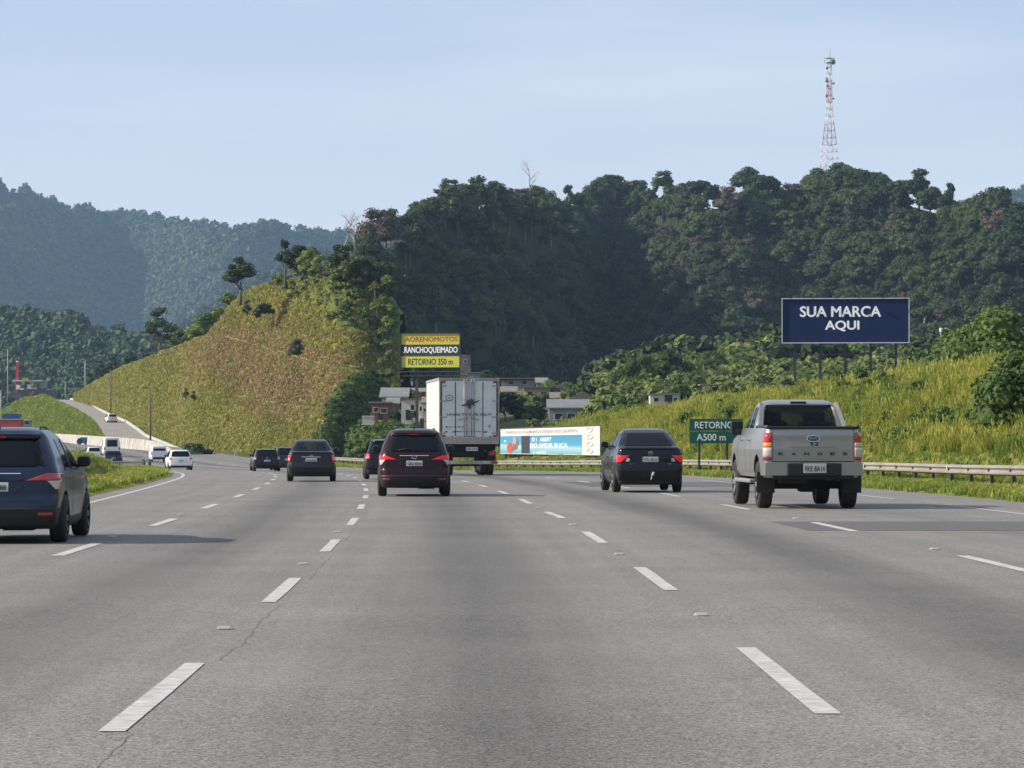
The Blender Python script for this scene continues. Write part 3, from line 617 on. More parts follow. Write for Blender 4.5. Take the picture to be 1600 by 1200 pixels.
# the wooded hill: first a jittered grid of tree positions over the ground
pts, px, py = scatter(P_hill, 30000, 5)
order = R0.permutation(len(pts)); cell = {}; keep = []
for i in order:                                   # minimum spacing 5 m
    k = (int(pts[i, 0] // 4.3), int(pts[i, 1] // 4.3)); ok = True
    for a in (-1, 0, 1):
        for b in (-1, 0, 1):
            for j in cell.get((k[0] + a, k[1] + b), ()):
                if (pts[i, 0] - pts[j, 0]) ** 2 + (pts[i, 1] - pts[j, 1]) ** 2 < 4.1 ** 2: ok = False
    if ok: cell.setdefault(k, []).append(i); keep.append(i)
keep = np.array(keep); pts, px, py = pts[keep], px[keep], py[keep]
scl = 0.80 + 0.62 * R0.rand(len(pts)) ** 1.3; vi = R0.randint(0, 7, len(pts)); rz = R0.rand(len(pts)) * 2 * PI
inview = (px > 530) & (px < 1620)
ov = np.argsort(-(scl / pts[:, 1]) * inview)      # the ones that show largest
mass_big = ov[:270]; rest = np.setdiff1d(np.arange(len(pts)), mass_big)
for i in mass_big:
    lab, grp = (('dark green forest tree low on the wooded hill above the houses', 'forest trees above the houses') if px[i] < 960 else ('green forest tree low on the wooded hill behind the blue billboard', 'forest trees behind the blue billboard'))
    tree_thing(tuple(pts[i]), scl[i], rz[i], vi[i], lab, grp, crown=CROWN_BROWN if i % 17 == 3 else None)
COLC = proto(CROWNS + [CROWN_BROWN, CROWN_SPARSE]); vr = vi.copy(); vr[::19] = 7; vr[5::23] = 8
p2 = pts[rest].copy(); p2[:, 2] += 1.9 * scl[rest]
instances('forest_canopy', p2, scl[rest], rz[rest], vr[rest], COLC, 'dense dark green forest canopy covering the hill under the tower', 'forest')
COLT = proto(TRUNKS); sub = rest[::3]
instances('forest_trunks', pts[sub], scl[sub], rz[sub], vi[sub], COLT, 'pale and brown trunks showing through the forest on the hill', 'forest')
# far woods
COLF = proto(FARC)
def mass(name, P, n, seed, lab, s0, s1, coll=COLF, nv=4, prob=None, lift=0.0, stretch=None):
    q, a, b = scatter(P, n, seed, prob); r = np.random.RandomState(seed + 1); s = s0 + (s1 - s0) * r.rand(len(q)) ** 1.5
    q = q.copy(); q[:, 2] += lift * s
    return instances(name, q, s, r.rand(len(q)) * 6.28, r.randint(0, nv, len(q)), coll, lab, 'forest', stretch=(0.8 + 0.5 * r.rand(len(q))) if stretch is None else stretch)
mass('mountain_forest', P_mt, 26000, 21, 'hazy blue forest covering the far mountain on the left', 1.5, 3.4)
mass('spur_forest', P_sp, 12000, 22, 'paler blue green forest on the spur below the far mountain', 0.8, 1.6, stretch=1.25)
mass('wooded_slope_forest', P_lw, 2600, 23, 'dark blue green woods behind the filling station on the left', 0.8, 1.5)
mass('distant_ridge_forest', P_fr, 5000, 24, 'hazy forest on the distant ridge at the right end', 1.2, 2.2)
# valley: shrubs between the houses and below the forest
CB = proto(BUSH_B); CS_ = proto(BUSH_S); CD = proto(BUSH_D)
q, a, b = scatter(P_valley, 2600, 31, lambda a, b, p: np.where(a < 960, 0.16, 0.9)); r = np.random.RandomState(3)
instances('valley_shrubs', q, np.where(a < 960, 0.7, 1.3) + np.where(a < 960, 0.8, 1.8) * r.rand(len(q)), r.rand(len(q)) * 6, r.randint(0, 3, len(q)), CS_, 'mixed green scrub between the houses and the wooded hill', 'shrubs')
q, a, b = scatter(P_valley, 900, 32, lambda a, b, p: np.where((a > 950) & (p[:, 1] > 420), 0.9, 0.0))
instances('valley_bushes', q, 1.6 + 2.4 * r.rand(len(q)), r.rand(len(q)) * 6, r.randint(0, 9, len(q)), proto(BUSH_S + BUSH_D + BUSH_D), 'mixed green bushes at the foot of the wooded hill', 'shrubs')
# scrub and bushes at the top right of the cut slope
q, a, b = scatter(P_cut, 5200, 33, lambda a, b, p: scrub(a, b) * 0.62 * (a < 612)); q[:, 2] -= 0.3
instances('slope_scrub', q, 0.4 + 0.75 * r.rand(len(q)) ** 2, r.rand(len(q)) * 6, r.randint(0, 3, len(q)), CS_, 'rough green scrub covering the upper right of the cut slope', 'shrubs')
# grass on the slopes
q, a, b = scatter(P_cut, 52000, 34, lambda a, b, p: (1 - 0.95 * bare(a, b)) * (1 - 0.8 * scrub(a, b)))
n_ = len(q); instances('slope_grass', q, 0.6 + 0.9 * r.rand(n_), r.rand(n_) * 6, r.randint(0, 4, n_), proto(TUFT_DRY), 'yellow green dry grass on the cut slope', 'grass')
q, a, b = scatter(P_cut, 60000, 134, lambda a, b, p: 0.9 * bare(a, b)); n_ = len(q)
instances('dry_slope_grass', q, 0.6 + 0.9 * r.rand(n_), r.rand(n_) * 6, r.randint(0, 3, n_), proto(TUFT_BROWN), 'brown dried grass on the bare middle of the cut slope', 'grass')
q, a, b = scatter(P_rise, 9000, 35); n_ = len(q)
instances('rise_grass', q, 0.8 + 0.9 * r.rand(n_), r.rand(n_) * 6, r.randint(0, 4, n_), proto(TUFT_LOW), 'green grass on the rise beside the side road', 'grass')
def bankp(a, b, p):
    u = p[:, 0] - RC(p[:, 1]); return np.where((u > 19.0 + 1.3 * ((p[:, 1] > 198) & (p[:, 1] < 255))) & (u < 34) & (p[:, 1] > 60) & (p[:, 1] < 280), 1.0, 0.0)
q, a, b = scatter(P_bank, 62000, 36, bankp); n_ = len(q); nn = fbm(q[:, 0] * 0.12, q[:, 1] * 0.12 + 40)
s_ = (0.40 + 0.62 * r.rand(n_)) * (1 + 1.3 * nn); gi = np.where(nn + 0.25 * r.rand(n_) > 0.17, r.randint(4, 6, n_), r.randint(0, 4, n_))
instances('bank_grass', q, s_, r.rand(n_) * 6, gi, proto(TUFT_TALL), 'tall yellow green grass covering the bank behind the guardrail', 'grass', tilt=r.normal(size=(n_, 2)) * 0.12)
q, a, b = scatter(P_bank, 7000, 37, lambda a, b, p: bankp(a, b, p) * np.clip(0.16 + 2.2 * fbm(p[:, 0] * 0.12, p[:, 1] * 0.12 + 40) + 0.45 * (p[:, 1] < 150) * (p[:, 0] - RC(p[:, 1]) < 22), 0.02, 1)); n_ = len(q)
instances('bank_weeds', q, 0.25 + 0.42 * r.rand(n_) ** 1.5, r.rand(n_) * 6, r.randint(0, 3, n_), CB, 'leafy green weeds in the tall grass of the bank', 'weeds')
def vergep(a, b, p):
    u = p[:, 0] - RC(p[:, 1]); return np.where((u > 12.95) & (u < 19) & (p[:, 1] > 50) & (p[:, 1] < 330), 1.0, 0.0)
q, a, b = scatter(P_bank, 90000, 38, vergep); n_ = len(q)
instances('verge_grass', q, 0.55 + 0.5 * r.rand(n_), r.rand(n_) * 6, r.randint(0, 4, n_), proto(TUFT_LOW), 'short green grass between the road edge and the guardrail', 'grass')
_sh = lambda y: np.interp(y, [0, 60, 130, 170, 200, 400], [0.0, 0.0, -0.95, -1.7, -1.4, -1.1])
def leftp(a, b, p):
    u = p[:, 0] - RC(p[:, 1]) - _sh(p[:, 1]); ok = (p[:, 1] > 55) & (p[:, 1] < 230) & (u < -8.9)
    return np.where(ok, np.where((u > -12.4) & (u < -10.2) & (p[:, 1] < 150), 0.10, 1.0), 0.0)
q, a, b = scatter(P_left, 46000, 39, leftp); n_ = len(q)
instances('median_grass', q, 0.5 + 0.55 * r.rand(n_), r.rand(n_) * 6, np.where(r.rand(n_) < 0.5, 3, r.randint(0, 3, n_)), proto(TUFT_LOW), 'short grass on the median bank beside the left lane', 'grass')

# creeper-covered bank between the cut slope and the houses
ivy_top = [(505, 690), (515, 662), (530, 624), (548, 600), (562, 592), (582, 594), (598, 612), (612, 650), (640, 668), (700, 674), (760, 680)]
P_ivy = sheet('overgrown_bank', (503, 760), [(503, 727), (760, 731)], ivy_top, [(503, 358), (560, 364), (620, 370), (760, 378)], 1.2, M_bank, ny=40, rough=2.0, rscale=0.2, back=10, dx=3)
q, a, b = scatter(P_ivy, 2600, 41); n_ = len(q)
instances('creeper_foliage', q, 0.5 + 0.5 * r.rand(n_), r.rand(n_) * 6, r.randint(0, 3, n_), CB, 'dense bright green creeper and bushes beside the cut slope', 'creeper')
q, a, b = scatter(P_ivy, 500, 42, lambda a, b, p: np.where(a < 560, 0.6, 0.25)); n_ = len(q)
instances('creeper_shade_foliage', q, 0.55 + 0.5 * r.rand(n_), r.rand(n_) * 6, r.randint(0, 3, n_), CD, 'darker leaves within the creeper beside the cut slope', 'creeper')
q, a, b = scatter(P_low, 900, 43, lambda a, b, p: np.where(b > 664, 1, .25)); n_ = len(q)
instances('yard_bushes', q, 0.45 + 0.55 * r.rand(n_), r.rand(n_) * 6, r.randint(0, 3, n_), CB, 'green bushes between the guardrail and the brick house', 'bushes')
q, a, b = scatter(P_low, 500, 44); n_ = len(q)
instances('yard_scrub', q, 0.5 + 0.6 * r.rand(n_), r.rand(n_) * 6, r.randint(0, 3, n_), CS_, 'paler olive scrub below the brick and white houses', 'shrubs')
# single trees and shrubs of the skyline and slopes
def hz(P, px_, py_):      # nearest surface point to an image position
    a, b = project(P); i = np.argmin((a - px_) ** 2 + (b - py_) ** 2); return P.reshape(-1, 3)[i]
def lone(px_, py_, z, hpx, label, mesh, name='lone_tree', meshH=6.5, trunkm=None, th=0.0, cat='tree', wide=1.0, mats=None):
    z = valley_z(px_, py_) if z < 0 else z; p = at(px_, py_, z); s = hpx / F * z / (meshH + th); t = empty(name, p, px_ * 0.7); t.scale = (s * wide, s * wide, s); tag(t, label, cat)
    c = bpy.data.objects.new('crown', mesh); COL.objects.link(c); c.parent = t; c.location = (0, 0, th)
    if trunkm: k = bpy.data.objects.new('trunk', trunkm); COL.objects.link(k); k.parent = t
    return t
dk, dcs, _ = crown_mesh('crown', 401, 3.4, 5.0, 17, M_leaf_dark, 0.22, 46); dtk = trunk_mesh('trunk', 401, 3.2, 3.4, dcs, M_bark, 0.25)
dk2, dcs2, _ = crown_mesh('crown', 402, 2.6, 5.6, 12, M_leaf_dark, 0.22, 40); dtk2 = trunk_mesh('trunk', 402, 2.8, 2.6, dcs2, M_bark, 0.2)
lone(376, 468, 410, 68, 'dark round tree alone on the left shoulder of the cut slope', dk, meshH=5.0, trunkm=dtk, th=3.0)
lone(446, 440, 408, 66, 'dark lopsided tree on the crest above the cut slope', dk2, meshH=5.6, trunkm=dtk2, th=2.4, wide=0.9)
lone(250, 553, 500, 74, 'small dark tree on the ridge left of the cut slope', dk2, meshH=5.6, trunkm=dtk2, th=2.2, wide=1.1)
lone(386, 500, 414, 32, 'small spindly tree just below the top of the cut slope', dk2, name='slope_tree', meshH=5.6, trunkm=dtk2, th=2.4, wide=0.8)
lone(414, 497, 412, 24, 'low dark bush near the top of the cut slope', BUSH_D[0], name='slope_bush', meshH=1.6, cat='bush', wide=0.9)
lone(290, 628, 438, 22, 'left of the two small dark shrubs low on the cut slope', dk2, name='slope_shrub', meshH=5.6, trunkm=dtk2, th=2.4, cat='shrub', wide=0.8)
lone(303, 632, 438, 22, 'right of the two small dark shrubs low on the cut slope', dk2, name='slope_shrub', meshH=5.6, trunkm=dtk2, th=2.4, cat='shrub', wide=0.75)
lone(465, 560, 400, 30, 'thin brown shrub on the bare patch of the cut slope', CROWN_BROWN, name='dry_shrub', meshH=5.6, cat='shrub', wide=0.9)
for i, (a, b, h, w) in enumerate(((285, 545, 30, 1.6), (310, 530, 34, 1.5), (335, 512, 26, 1.5), (350, 498, 24, 1.3), (355, 480, 22, 1.1))):
    lone(a, b, 505 - i * 16, h, ['green bush lowest on the ridge left of the cut slope', 'second bush up the ridge left of the cut slope', 'bush at the notch of the ridge left of the cut slope', 'small bush below the dark round tree', 'bush right at the foot of the dark round tree'][i], BUSH_S[i % 3] if i % 2 else BUSH_B[i % 3], name='ridge_bush', meshH=1.6, cat='bush', wide=w)
bushes = []
q, a, b = scatter(P_cut[-7:], 400, 51, lambda a, b, p: np.where((a > 470) & (a < 612), .4 + .6 * (a > 520), 0))
for i in range(min(34, len(q))):
    o = tree_thing(tuple(q[i]), 0.30 + 0.28 * R0.rand(), R0.rand() * 6, R0.randint(7), 'grey green bushy tree on the crest right of the cut slope', 'bushy trees on the crest of the cut slope', 'crest_tree', crown=(CROWN_BROWN if i % 6 == 0 else CROWN_SCRUB[i % 2] if i % 3 else None))
for i, (a, b, h, w) in enumerate(((140, 617, 38, 1.0), (158, 602, 40, 1.1), (178, 592, 40, 1.0), (205, 575, 28, 1.2), (228, 566, 20, 1.2))):
    lone(a, b, 760 - i * 20, h, ['leftmost dark tree on the ridge behind the side road', 'second dark tree on the ridge behind the side road', 'third dark tree on the ridge behind the side road', 'low dark tree right of the ridge dip', 'smallest dark tree on the ridge left of the slope'][i], dk if i % 2 else dk2, name='ridge_tree', meshH=6.0, trunkm=dtk2, th=2.0, wide=w)
r9 = random.Random(9)
for i, (a, b) in enumerate(((586, 455), (600, 470), (612, 486), (606, 505), (598, 520), (614, 515), (604, 540), (612, 556), (600, 566), (610, 590), (596, 588), (614, 612), (590, 486), (604, 448))):
    p_ = at(a, b, 384); tree_thing(tuple(p_ - Vector((0, 0, 0.6))), 0.20 + 0.13 * r9.random(), r9.random() * 6, r9.randrange(7), 'small pale green tree on the shoulder of the cut slope left of the yellow billboard', 'trees on the right shoulder of the cut slope', 'shoulder_tree', crown=CROWN_SCRUB[i % 2])
# bare skeleton trees
for i, (a, b, z, h, sd, lab) in enumerate(((536, 392, 560, 72, 2, 'left bare dead tree rising over the crest of the cut slope'), (554, 392, 560, 66, 12, 'right bare dead tree rising over the crest of the cut slope'), (828, 296, 820, 52, 14, 'bare dead tree standing out on the skyline of the forest'))):
    H = h / F * z; me = dead_tree_mesh('dead_tree', sd, H, M_bark_pale, r0=H * 0.026); o = put(me, 'dead_tree', at(a, b, z), 1, 0); tag(o, lab, 'tree')
# emergent trees on the skyline
for i, (a, b, z, h, w, lab) in enumerate(((1170, 318, 990, 56, 1.25, 'tallest dense tree standing above the forest skyline'), (704, 330, 800, 50, 1.0, 'tall dark tree at the left corner of the forest skyline'), (648, 352, 770, 34, 1.0, 'airy grey green tree left of the forest skyline corner'), (608, 372, 740, 46, 0.75, 'slim airy tree where the forest steps down to the crest'), (585, 382, 720, 42, 0.9, 'rounded tree at the lower end of the forest skyline'), (960, 310, 1010, 40, 1.2, 'broad dark tree at the middle of the forest skyline'), (1372, 312, 960, 40, 1.9, 'wide domed tree right of the lattice tower'), (1485, 322, 930, 40, 0.5, 'thin pale tree poking out of the skyline right of the tower'), (888, 322, 900, 36, 0.6, 'wispy tree in the dip of the forest skyline'))):
    lone(a, b, z, h, lab, CROWN_SPARSE if i in (3, 7, 8) else CROWNS[(i * 3) % 7], name='skyline_tree', meshH=6.2, trunkm=TRUNKS[1], th=3.0, wide=w)
lone(1556, 600, 200, 120, 'bright leafy bush on the bank at the right edge', BUSH_N[0], name='leafy_bush', meshH=1.55, cat='bush', wide=1.0)
lone(1602, 676, 114, 128, 'second bright bush half cut off by the right edge', BUSH_N[1], name='leafy_bush', meshH=1.55, cat='bush', wide=1.0)
lone(1522, 560, 225, 44, 'smaller leafy bush beside the lamp post on the bank', BUSH_B[2], name='leafy_bush', meshH=1.55, cat='bush', wide=1.1)
bright, brc, _ = crown_mesh('crown', 410, 4.0, 6.0, 20, M_leaf_valley, 0.17, 90)
for i, (a, b, z, h, w, lab) in enumerate(((965, 640, -1, 66, 0.8, 'bright green tree at the left end above the grass bank'), (1000, 630, -1, 78, 0.8, 'tall bright tree between the valley houses and the green field'), (1050, 625, -1, 80, 0.9, 'leafy tree behind the low white house'), (1110, 612, -1, 66, 1.0, 'round bright tree behind the long shed'), (1160, 606, -1, 50, 1.0, 'dull green tree right of the long shed'), (1215, 600, 420, 36, 1.2, 'low bushy tree below the blue billboard'), (1265, 592, 420, 30, 1.2, 'low rounded tree under the right half of the billboard'))):
    lone(a, b, z, h, lab, bright, name='valley_tree', meshH=6.0, trunkm=TRUNKS[2], th=2.0, wide=w)
for i, (a, b, z, h, w, lab) in enumerate(((805, 657, -1, 44, 1.2, 'large dark round tree below the cream house'), (790, 660, -1, 40, 1.0, 'grey green tree just right of the truck'), (845, 662, -1, 30, 1.1, 'dark bushy tree above the blue banner'), (900, 650, -1, 22, 1.2, 'low dark tree left of the grass bank end'), (620, 657, 345, 18, 0.8, 'dark cypress like shrub in front of the brick house'), (645, 657, 345, 13, 1.0, 'round clipped shrub before the white house wall'), (612, 604, 440, 46, 0.7, 'dark tree between the creeper bank and the yellow billboard'), (640, 612, -1, 40, 1.2, 'dark green tree below the yellow billboard'), (760, 610, -1, 34, 1.2, 'olive tree above the roof right of the truck'))):
    lone(a, b, z, h, lab, dk if i % 2 == 0 else CROWNS[3], name='dark_tree', meshH=5.2, trunkm=dtk, th=1.6, wide=w)
for i, (a, b, z, h) in enumerate(((1065, 640, 300, 26), (1098, 632, 280, 34), (1135, 628, 265, 40), (1168, 618, 250, 34), (1310, 592, 170, 20), (1345, 590, 165, 22))):
    lone(a, b + 4, z, h, ['shrub on the bank behind the corolla like sedan', 'weedy shrub above the green sign', 'tallest weedy shrub above the green road sign', 'shrub just left of the pickup roof', 'small weed clump above the pickup roof', 'small weed clump right of the pickup roof'][i] if i else 'shrub on the bank crest behind the black sedan', BUSH_S[i % 3], name='bank_shrub', meshH=1.5, cat='shrub', wide=0.8)
# bush at the slope foot by the road
for i, (a, b, h, w) in enumerate(((300, 722, 30, 1.3), (318, 723, 22, 1.2), (345, 724, 16, 1.3), (415, 724, 14, 1.3))):
    lone(a, b, 392, h, ['dark bush at the foot of the slope behind the white hatchback', 'second dark bush at the slope foot', 'low olive bush at the slope foot', 'low bush behind the black hatchback'][i], BUSH_D[i % 3] if i < 2 else BUSH_S[i % 3], name='roadside_bush', meshH=1.6, cat='bush', wide=w)
# haze: one closed box of thin air round everything
mh = bpy.data.materials.new('haze_air'); mh.use_nodes = True; nh = mh.node_tree.nodes; nh.remove(nh['Principled BSDF'])
pv = nh.new('ShaderNodeVolumePrincipled'); pv.inputs['Color'].default_value = (0.48, 0.71, 1.0, 1); pv.inputs['Density'].default_value = HAZE; pv.inputs['Anisotropy'].default_value = 0.15
mh.node_tree.links.new(pv.outputs[0], nh['Material Output'].inputs['Volume'])
hb = MB(); hb.box((0, 2250, 280), (7200, 5300, 700)); ho = hb.build('haze', mh); tag(ho, 'thin blue morning haze over the whole valley', 'haze', kind='stuff')
# ================================================================== VEHICLES
def paint(name, col, metal=0.4, rough=0.32): return plain(name, col, rough, metal, coat=0.32, spec=0.25)
V_glass = None
def glass_mat(name='tinted_glass', tf=.38, tc=(.5, .55, .57)):
    m, n, l, b = newmat(name)
    b.inputs['Base Color'].default_value = (0.012, 0.016, 0.022, 1); b.inputs['Roughness'].default_value = 0.03; b.inputs['Specular IOR Level'].default_value = 0.18
    tr = n.new('ShaderNodeBsdfTransparent'); tr.inputs['Color'].default_value = (*tc, 1); ms = n.new('ShaderNodeMixShader'); ms.inputs['Fac'].default_value = tf
    l.new(b.outputs[0], ms.inputs[1]); l.new(tr.outputs[0], ms.inputs[2]); l.new(ms.outputs[0], n['Material Output'].inputs['Surface']); return m
V_glass = glass_mat(); V_glass2 = glass_mat('light_tint_glass', .62, (.86, .9, .9))
V_blk = plain('black_plastic', (0.010, 0.010, 0.012), 0.55, var=0.15, scale=6)
V_gap = plain('shut_line', (0.006, 0.006, 0.007), 0.8)
V_tyre = plain('tyre_rubber', (0.022, 0.021, 0.02), 0.85, var=0.25, scale=14)
V_rim = plain('alloy_rim', (0.55, 0.55, 0.54), 0.3, metal=0.8)
V_rimdk = plain('dark_rim', (0.10, 0.10, 0.11), 0.35, metal=0.7)
V_red = plain('red_lens', (0.42, 0.008, 0.012), 0.12, coat=1.0)
V_redlit = plain('lit_brake_lens', (0.6, 0.01, 0.012), 0.15, emit=((1.0, 0.03, 0.03), 0.10))
V_clear = plain('clear_lens', (0.48, 0.44, 0.42), 0.15, coat=1.0)
V_amber = plain('amber_lens', (0.75, 0.26, 0.02), 0.15, coat=1.0)
V_chrome = plain('chrome', (0.75, 0.76, 0.78), 0.12, metal=1.0)
V_plate = plain('licence_plate_grey', (0.55, 0.57, 0.57), 0.5)
V_ptext = plain('plate_characters', (0.02, 0.02, 0.02), 0.6)
V_seat = plain('dark_upholstery', (0.03, 0.03, 0.032), 0.9)
V_under = plain('underbody', (0.012, 0.012, 0.012), 0.9)

class Shape:
    """a body as stacked plan outlines: keys (z, y_rear, y_front, half_width)"""
    def __init__(s, keys, rc=0.16, rf=0.35, bow=0.05, taper=0.05, NS=(9, 8, 30, 8, 7)):
        s.k = np.array(keys, float); s.rc = rc; s.rf = rf; s.bow = bow; s.taper = taper; s.NS = NS
        s.L = s.k[:, 2].max()
    def par(s, z):
        k = s.k
        return [float(np.interp(z, k[:, 0], k[:, i])) for i in (1, 2, 3)]
    def ring(s, z):
        yr, yf, w = s.par(z); L = max(yf - yr, 0.05); rc = min(s.rc, w * 0.6, L * 0.45); rf = min(s.rf, w * 0.7, L * 0.45)
        a, b, c, d, e = s.NS; pts = []
        for i in range(a): pts.append(((w - rc) * i / a, yr))
        for i in range(b): t = PI / 2 * i / b; pts.append((w - rc + rc * math.sin(t), yr + rc - rc * math.cos(t)))
        for i in range(c): pts.append((w, yr + rc + (L - rc - rf) * i / c))
        for i in range(d): t = PI / 2 * i / d; pts.append((w - rf + rf * math.cos(t), yf - rf + rf * math.sin(t)))
        for i in range(e + 1): pts.append(((w - rf) * (1 - i / e), yf))
        P = np.array(pts); ym = s.L / 2
        tp = 1 - s.taper * np.abs((P[:, 1] - ym) / ym) ** 3
        x = P[:, 0] * tp; q = (P[:, 0] / max(w, 0.01)) ** 2
        y = P[:, 1] + s.bow * q * np.exp(-((P[:, 1] - yr) / 0.35).clip(0)) - s.bow * 1.4 * q * np.exp(-((yf - P[:, 1]) / 0.4).clip(0))
        return np.stack([x, y], 1)
    def mesh(s, name, mats, zs=None, off=0.0):
        if zs is None:
            zs = np.unique(np.concatenate([s.k[:, 0], np.linspace(s.k[0, 0], s.k[-1, 0], 26)]))
        rings = []
        for z in zs:
            r = s.ring(z); m = r[1:-1][::-1] * [-1, 1]; R = np.concatenate([r, m]); rings.append(np.concatenate([R, np.full((len(R), 1), z)], 1))
        n = len(rings[0]); V = np.concatenate(rings); fs = []
        for i in range(len(rings) - 1):
            for k in range(n):
                k2 = (k + 1) % n; fs.append((i * n + k, i * n + k2, (i + 1) * n + k2, (i + 1) * n + k))
        fs.append(tuple(reversed(range(n)))); fs.append(tuple((len(rings) - 1) * n + k for k in range(n)))
        if off: V = V.copy()
        me = bpy.data.meshes.new(name); me.from_pydata([tuple(v) for v in V], [], fs); me.update()
        for m in mats: me.materials.append(m)
        me.polygons.foreach_set('use_smooth', [True] * len(me.polygons)); return me
    def pt(s, a, z, mode, side=1, off=0.0):
        """mode 's': a = distance along the outline from the rear centre; 'y': a = y on the side; 'x': a = x on the rear; 'f': x on the front"""
        def base(zz):
            r = s.ring(zz)
            if mode == 's' or mode == 'x':
                if mode == 'x': c = r[:, 0]; n = s.NS[0] + s.NS[1]; i = np.searchsorted(c[:n], a); i = min(max(i, 1), n - 1); t = (a - c[i - 1]) / max(c[i] - c[i - 1], 1e-6)
                else:
                    d = np.concatenate([[0], np.cumsum(np.linalg.norm(np.diff(r, axis=0), axis=1))]); i = min(max(int(np.searchsorted(d, a)), 1), len(d) - 1); t = (a - d[i - 1]) / max(d[i] - d[i - 1], 1e-6)
            elif mode == 'y':
                c = r[:, 1]; j0 = s.NS[0] + 1; j1 = len(r) - s.NS[4] - 1; i = j0 + int(np.searchsorted(c[j0:j1], a)); i = min(max(i, j0 + 1), j1); t = (a - c[i - 1]) / max(c[i] - c[i - 1], 1e-6)
            else:
                rr = r[::-1]; c = rr[:, 0]; n = s.NS[3] + s.NS[4]; i = int(np.searchsorted(c[:n], a)); i = min(max(i, 1), n - 1); t = (a - c[i - 1]) / max(c[i] - c[i - 1], 1e-6)
                p = rr[i - 1] * (1 - t) + rr[i] * t; return p, rr[i] - rr[i - 1]
            p = r[i - 1] * (1 - t) + r[i] * t; return p, r[i] - r[i - 1]
        p, tg = base(z); q, _ = base(z + 0.02)
        P0 = Vector((p[0], p[1], z)); T = Vector((tg[0], tg[1], 0)).normalized(); Uv = (Vector((q[0], q[1], z + 0.02)) - P0).normalized()
        nrm = T.cross(Uv).normalized() if mode != 'f' else Uv.cross(T).normalized()
        P1 = P0 + nrm * off; P1.x *= side; nn = nrm.copy(); nn.x *= side
        return P1
    def patch(s, mb, mode, z0, z1, a0, a1, off=0.006, nz=8, na=10, side=1, mi=0, depth=0.02, mirror=False):
        """a slab following the body: a0, a1 may be functions of z"""
        fa = a0 if callable(a0) else (lambda z: a0); fb = a1 if callable(a1) else (lambda z: a1)
        out = []; inn = []
        for i in range(nz + 1):
            z = z0 + (z1 - z0) * i / nz; A, B = fa(z), fb(z)
            for j in range(na + 1):
                a = A + (B - A) * j / na
                if mode in ('x', 's', 'f') and a < 0: sd = -side; aa = -a
                else: sd = side; aa = a
                out.append(s.pt(aa, z, mode, sd, off)); inn.append(s.pt(aa, z, mode, sd, off - depth))
        n = na + 1; fs = []; N = len(out)
        for i in range(nz):
            for j in range(na): fs.append((i * n + j, i * n + j + 1, (i + 1) * n + j + 1, (i + 1) * n + j))
        bd = [j for j in range(n)] + [i * n + na for i in range(1, nz + 1)] + [nz * n + j for j in range(na - 1, -1, -1)] + [i * n for i in range(nz - 1, 0, -1)]
        sk = [(bd[k], bd[k] + N, bd[(k + 1) % len(bd)] + N, bd[(k + 1) % len(bd)]) for k in range(len(bd))]
        bk = [(i * n + j + N, (i + 1) * n + j + N, (i + 1) * n + j + 1 + N, i * n + j + 1 + N) for i in range(nz) for j in range(na)]
        flip = (side < 0) != (mode == 'f')
        if flip: fs = [f[::-1] for f in fs]; sk = [f[::-1] for f in sk]; bk = [f[::-1] for f in bk]
        o = len(mb.v); mb.add(out + inn, fs, mi, True)
        mb.f += [tuple(o + i for i in f) for f in sk + bk]; mb.mi += [mi] * (len(sk) + len(bk)); mb.sm += [False] * (len(sk) + len(bk))
def boolean(o, cutters):
    for c in cutters:
        m = o.modifiers.new('cut', 'BOOLEAN'); m.operation = 'DIFFERENCE'; m.solver = 'EXACT'; m.object = c
        try: m.material_mode = 'TRANSFER'
        except Exception: pass
    C.view_layer.update(); me = bpy.data.meshes.new_from_object(o.evaluated_get(C.evaluated_depsgraph_get()))
    if len(me.polygons) > 50:
        o.modifiers.clear(); old = o.data; o.data = me; me.name = old.name
    else: o.modifiers.clear()
    for c in cutters: bpy.data.objects.remove(c)
_wheels = {}
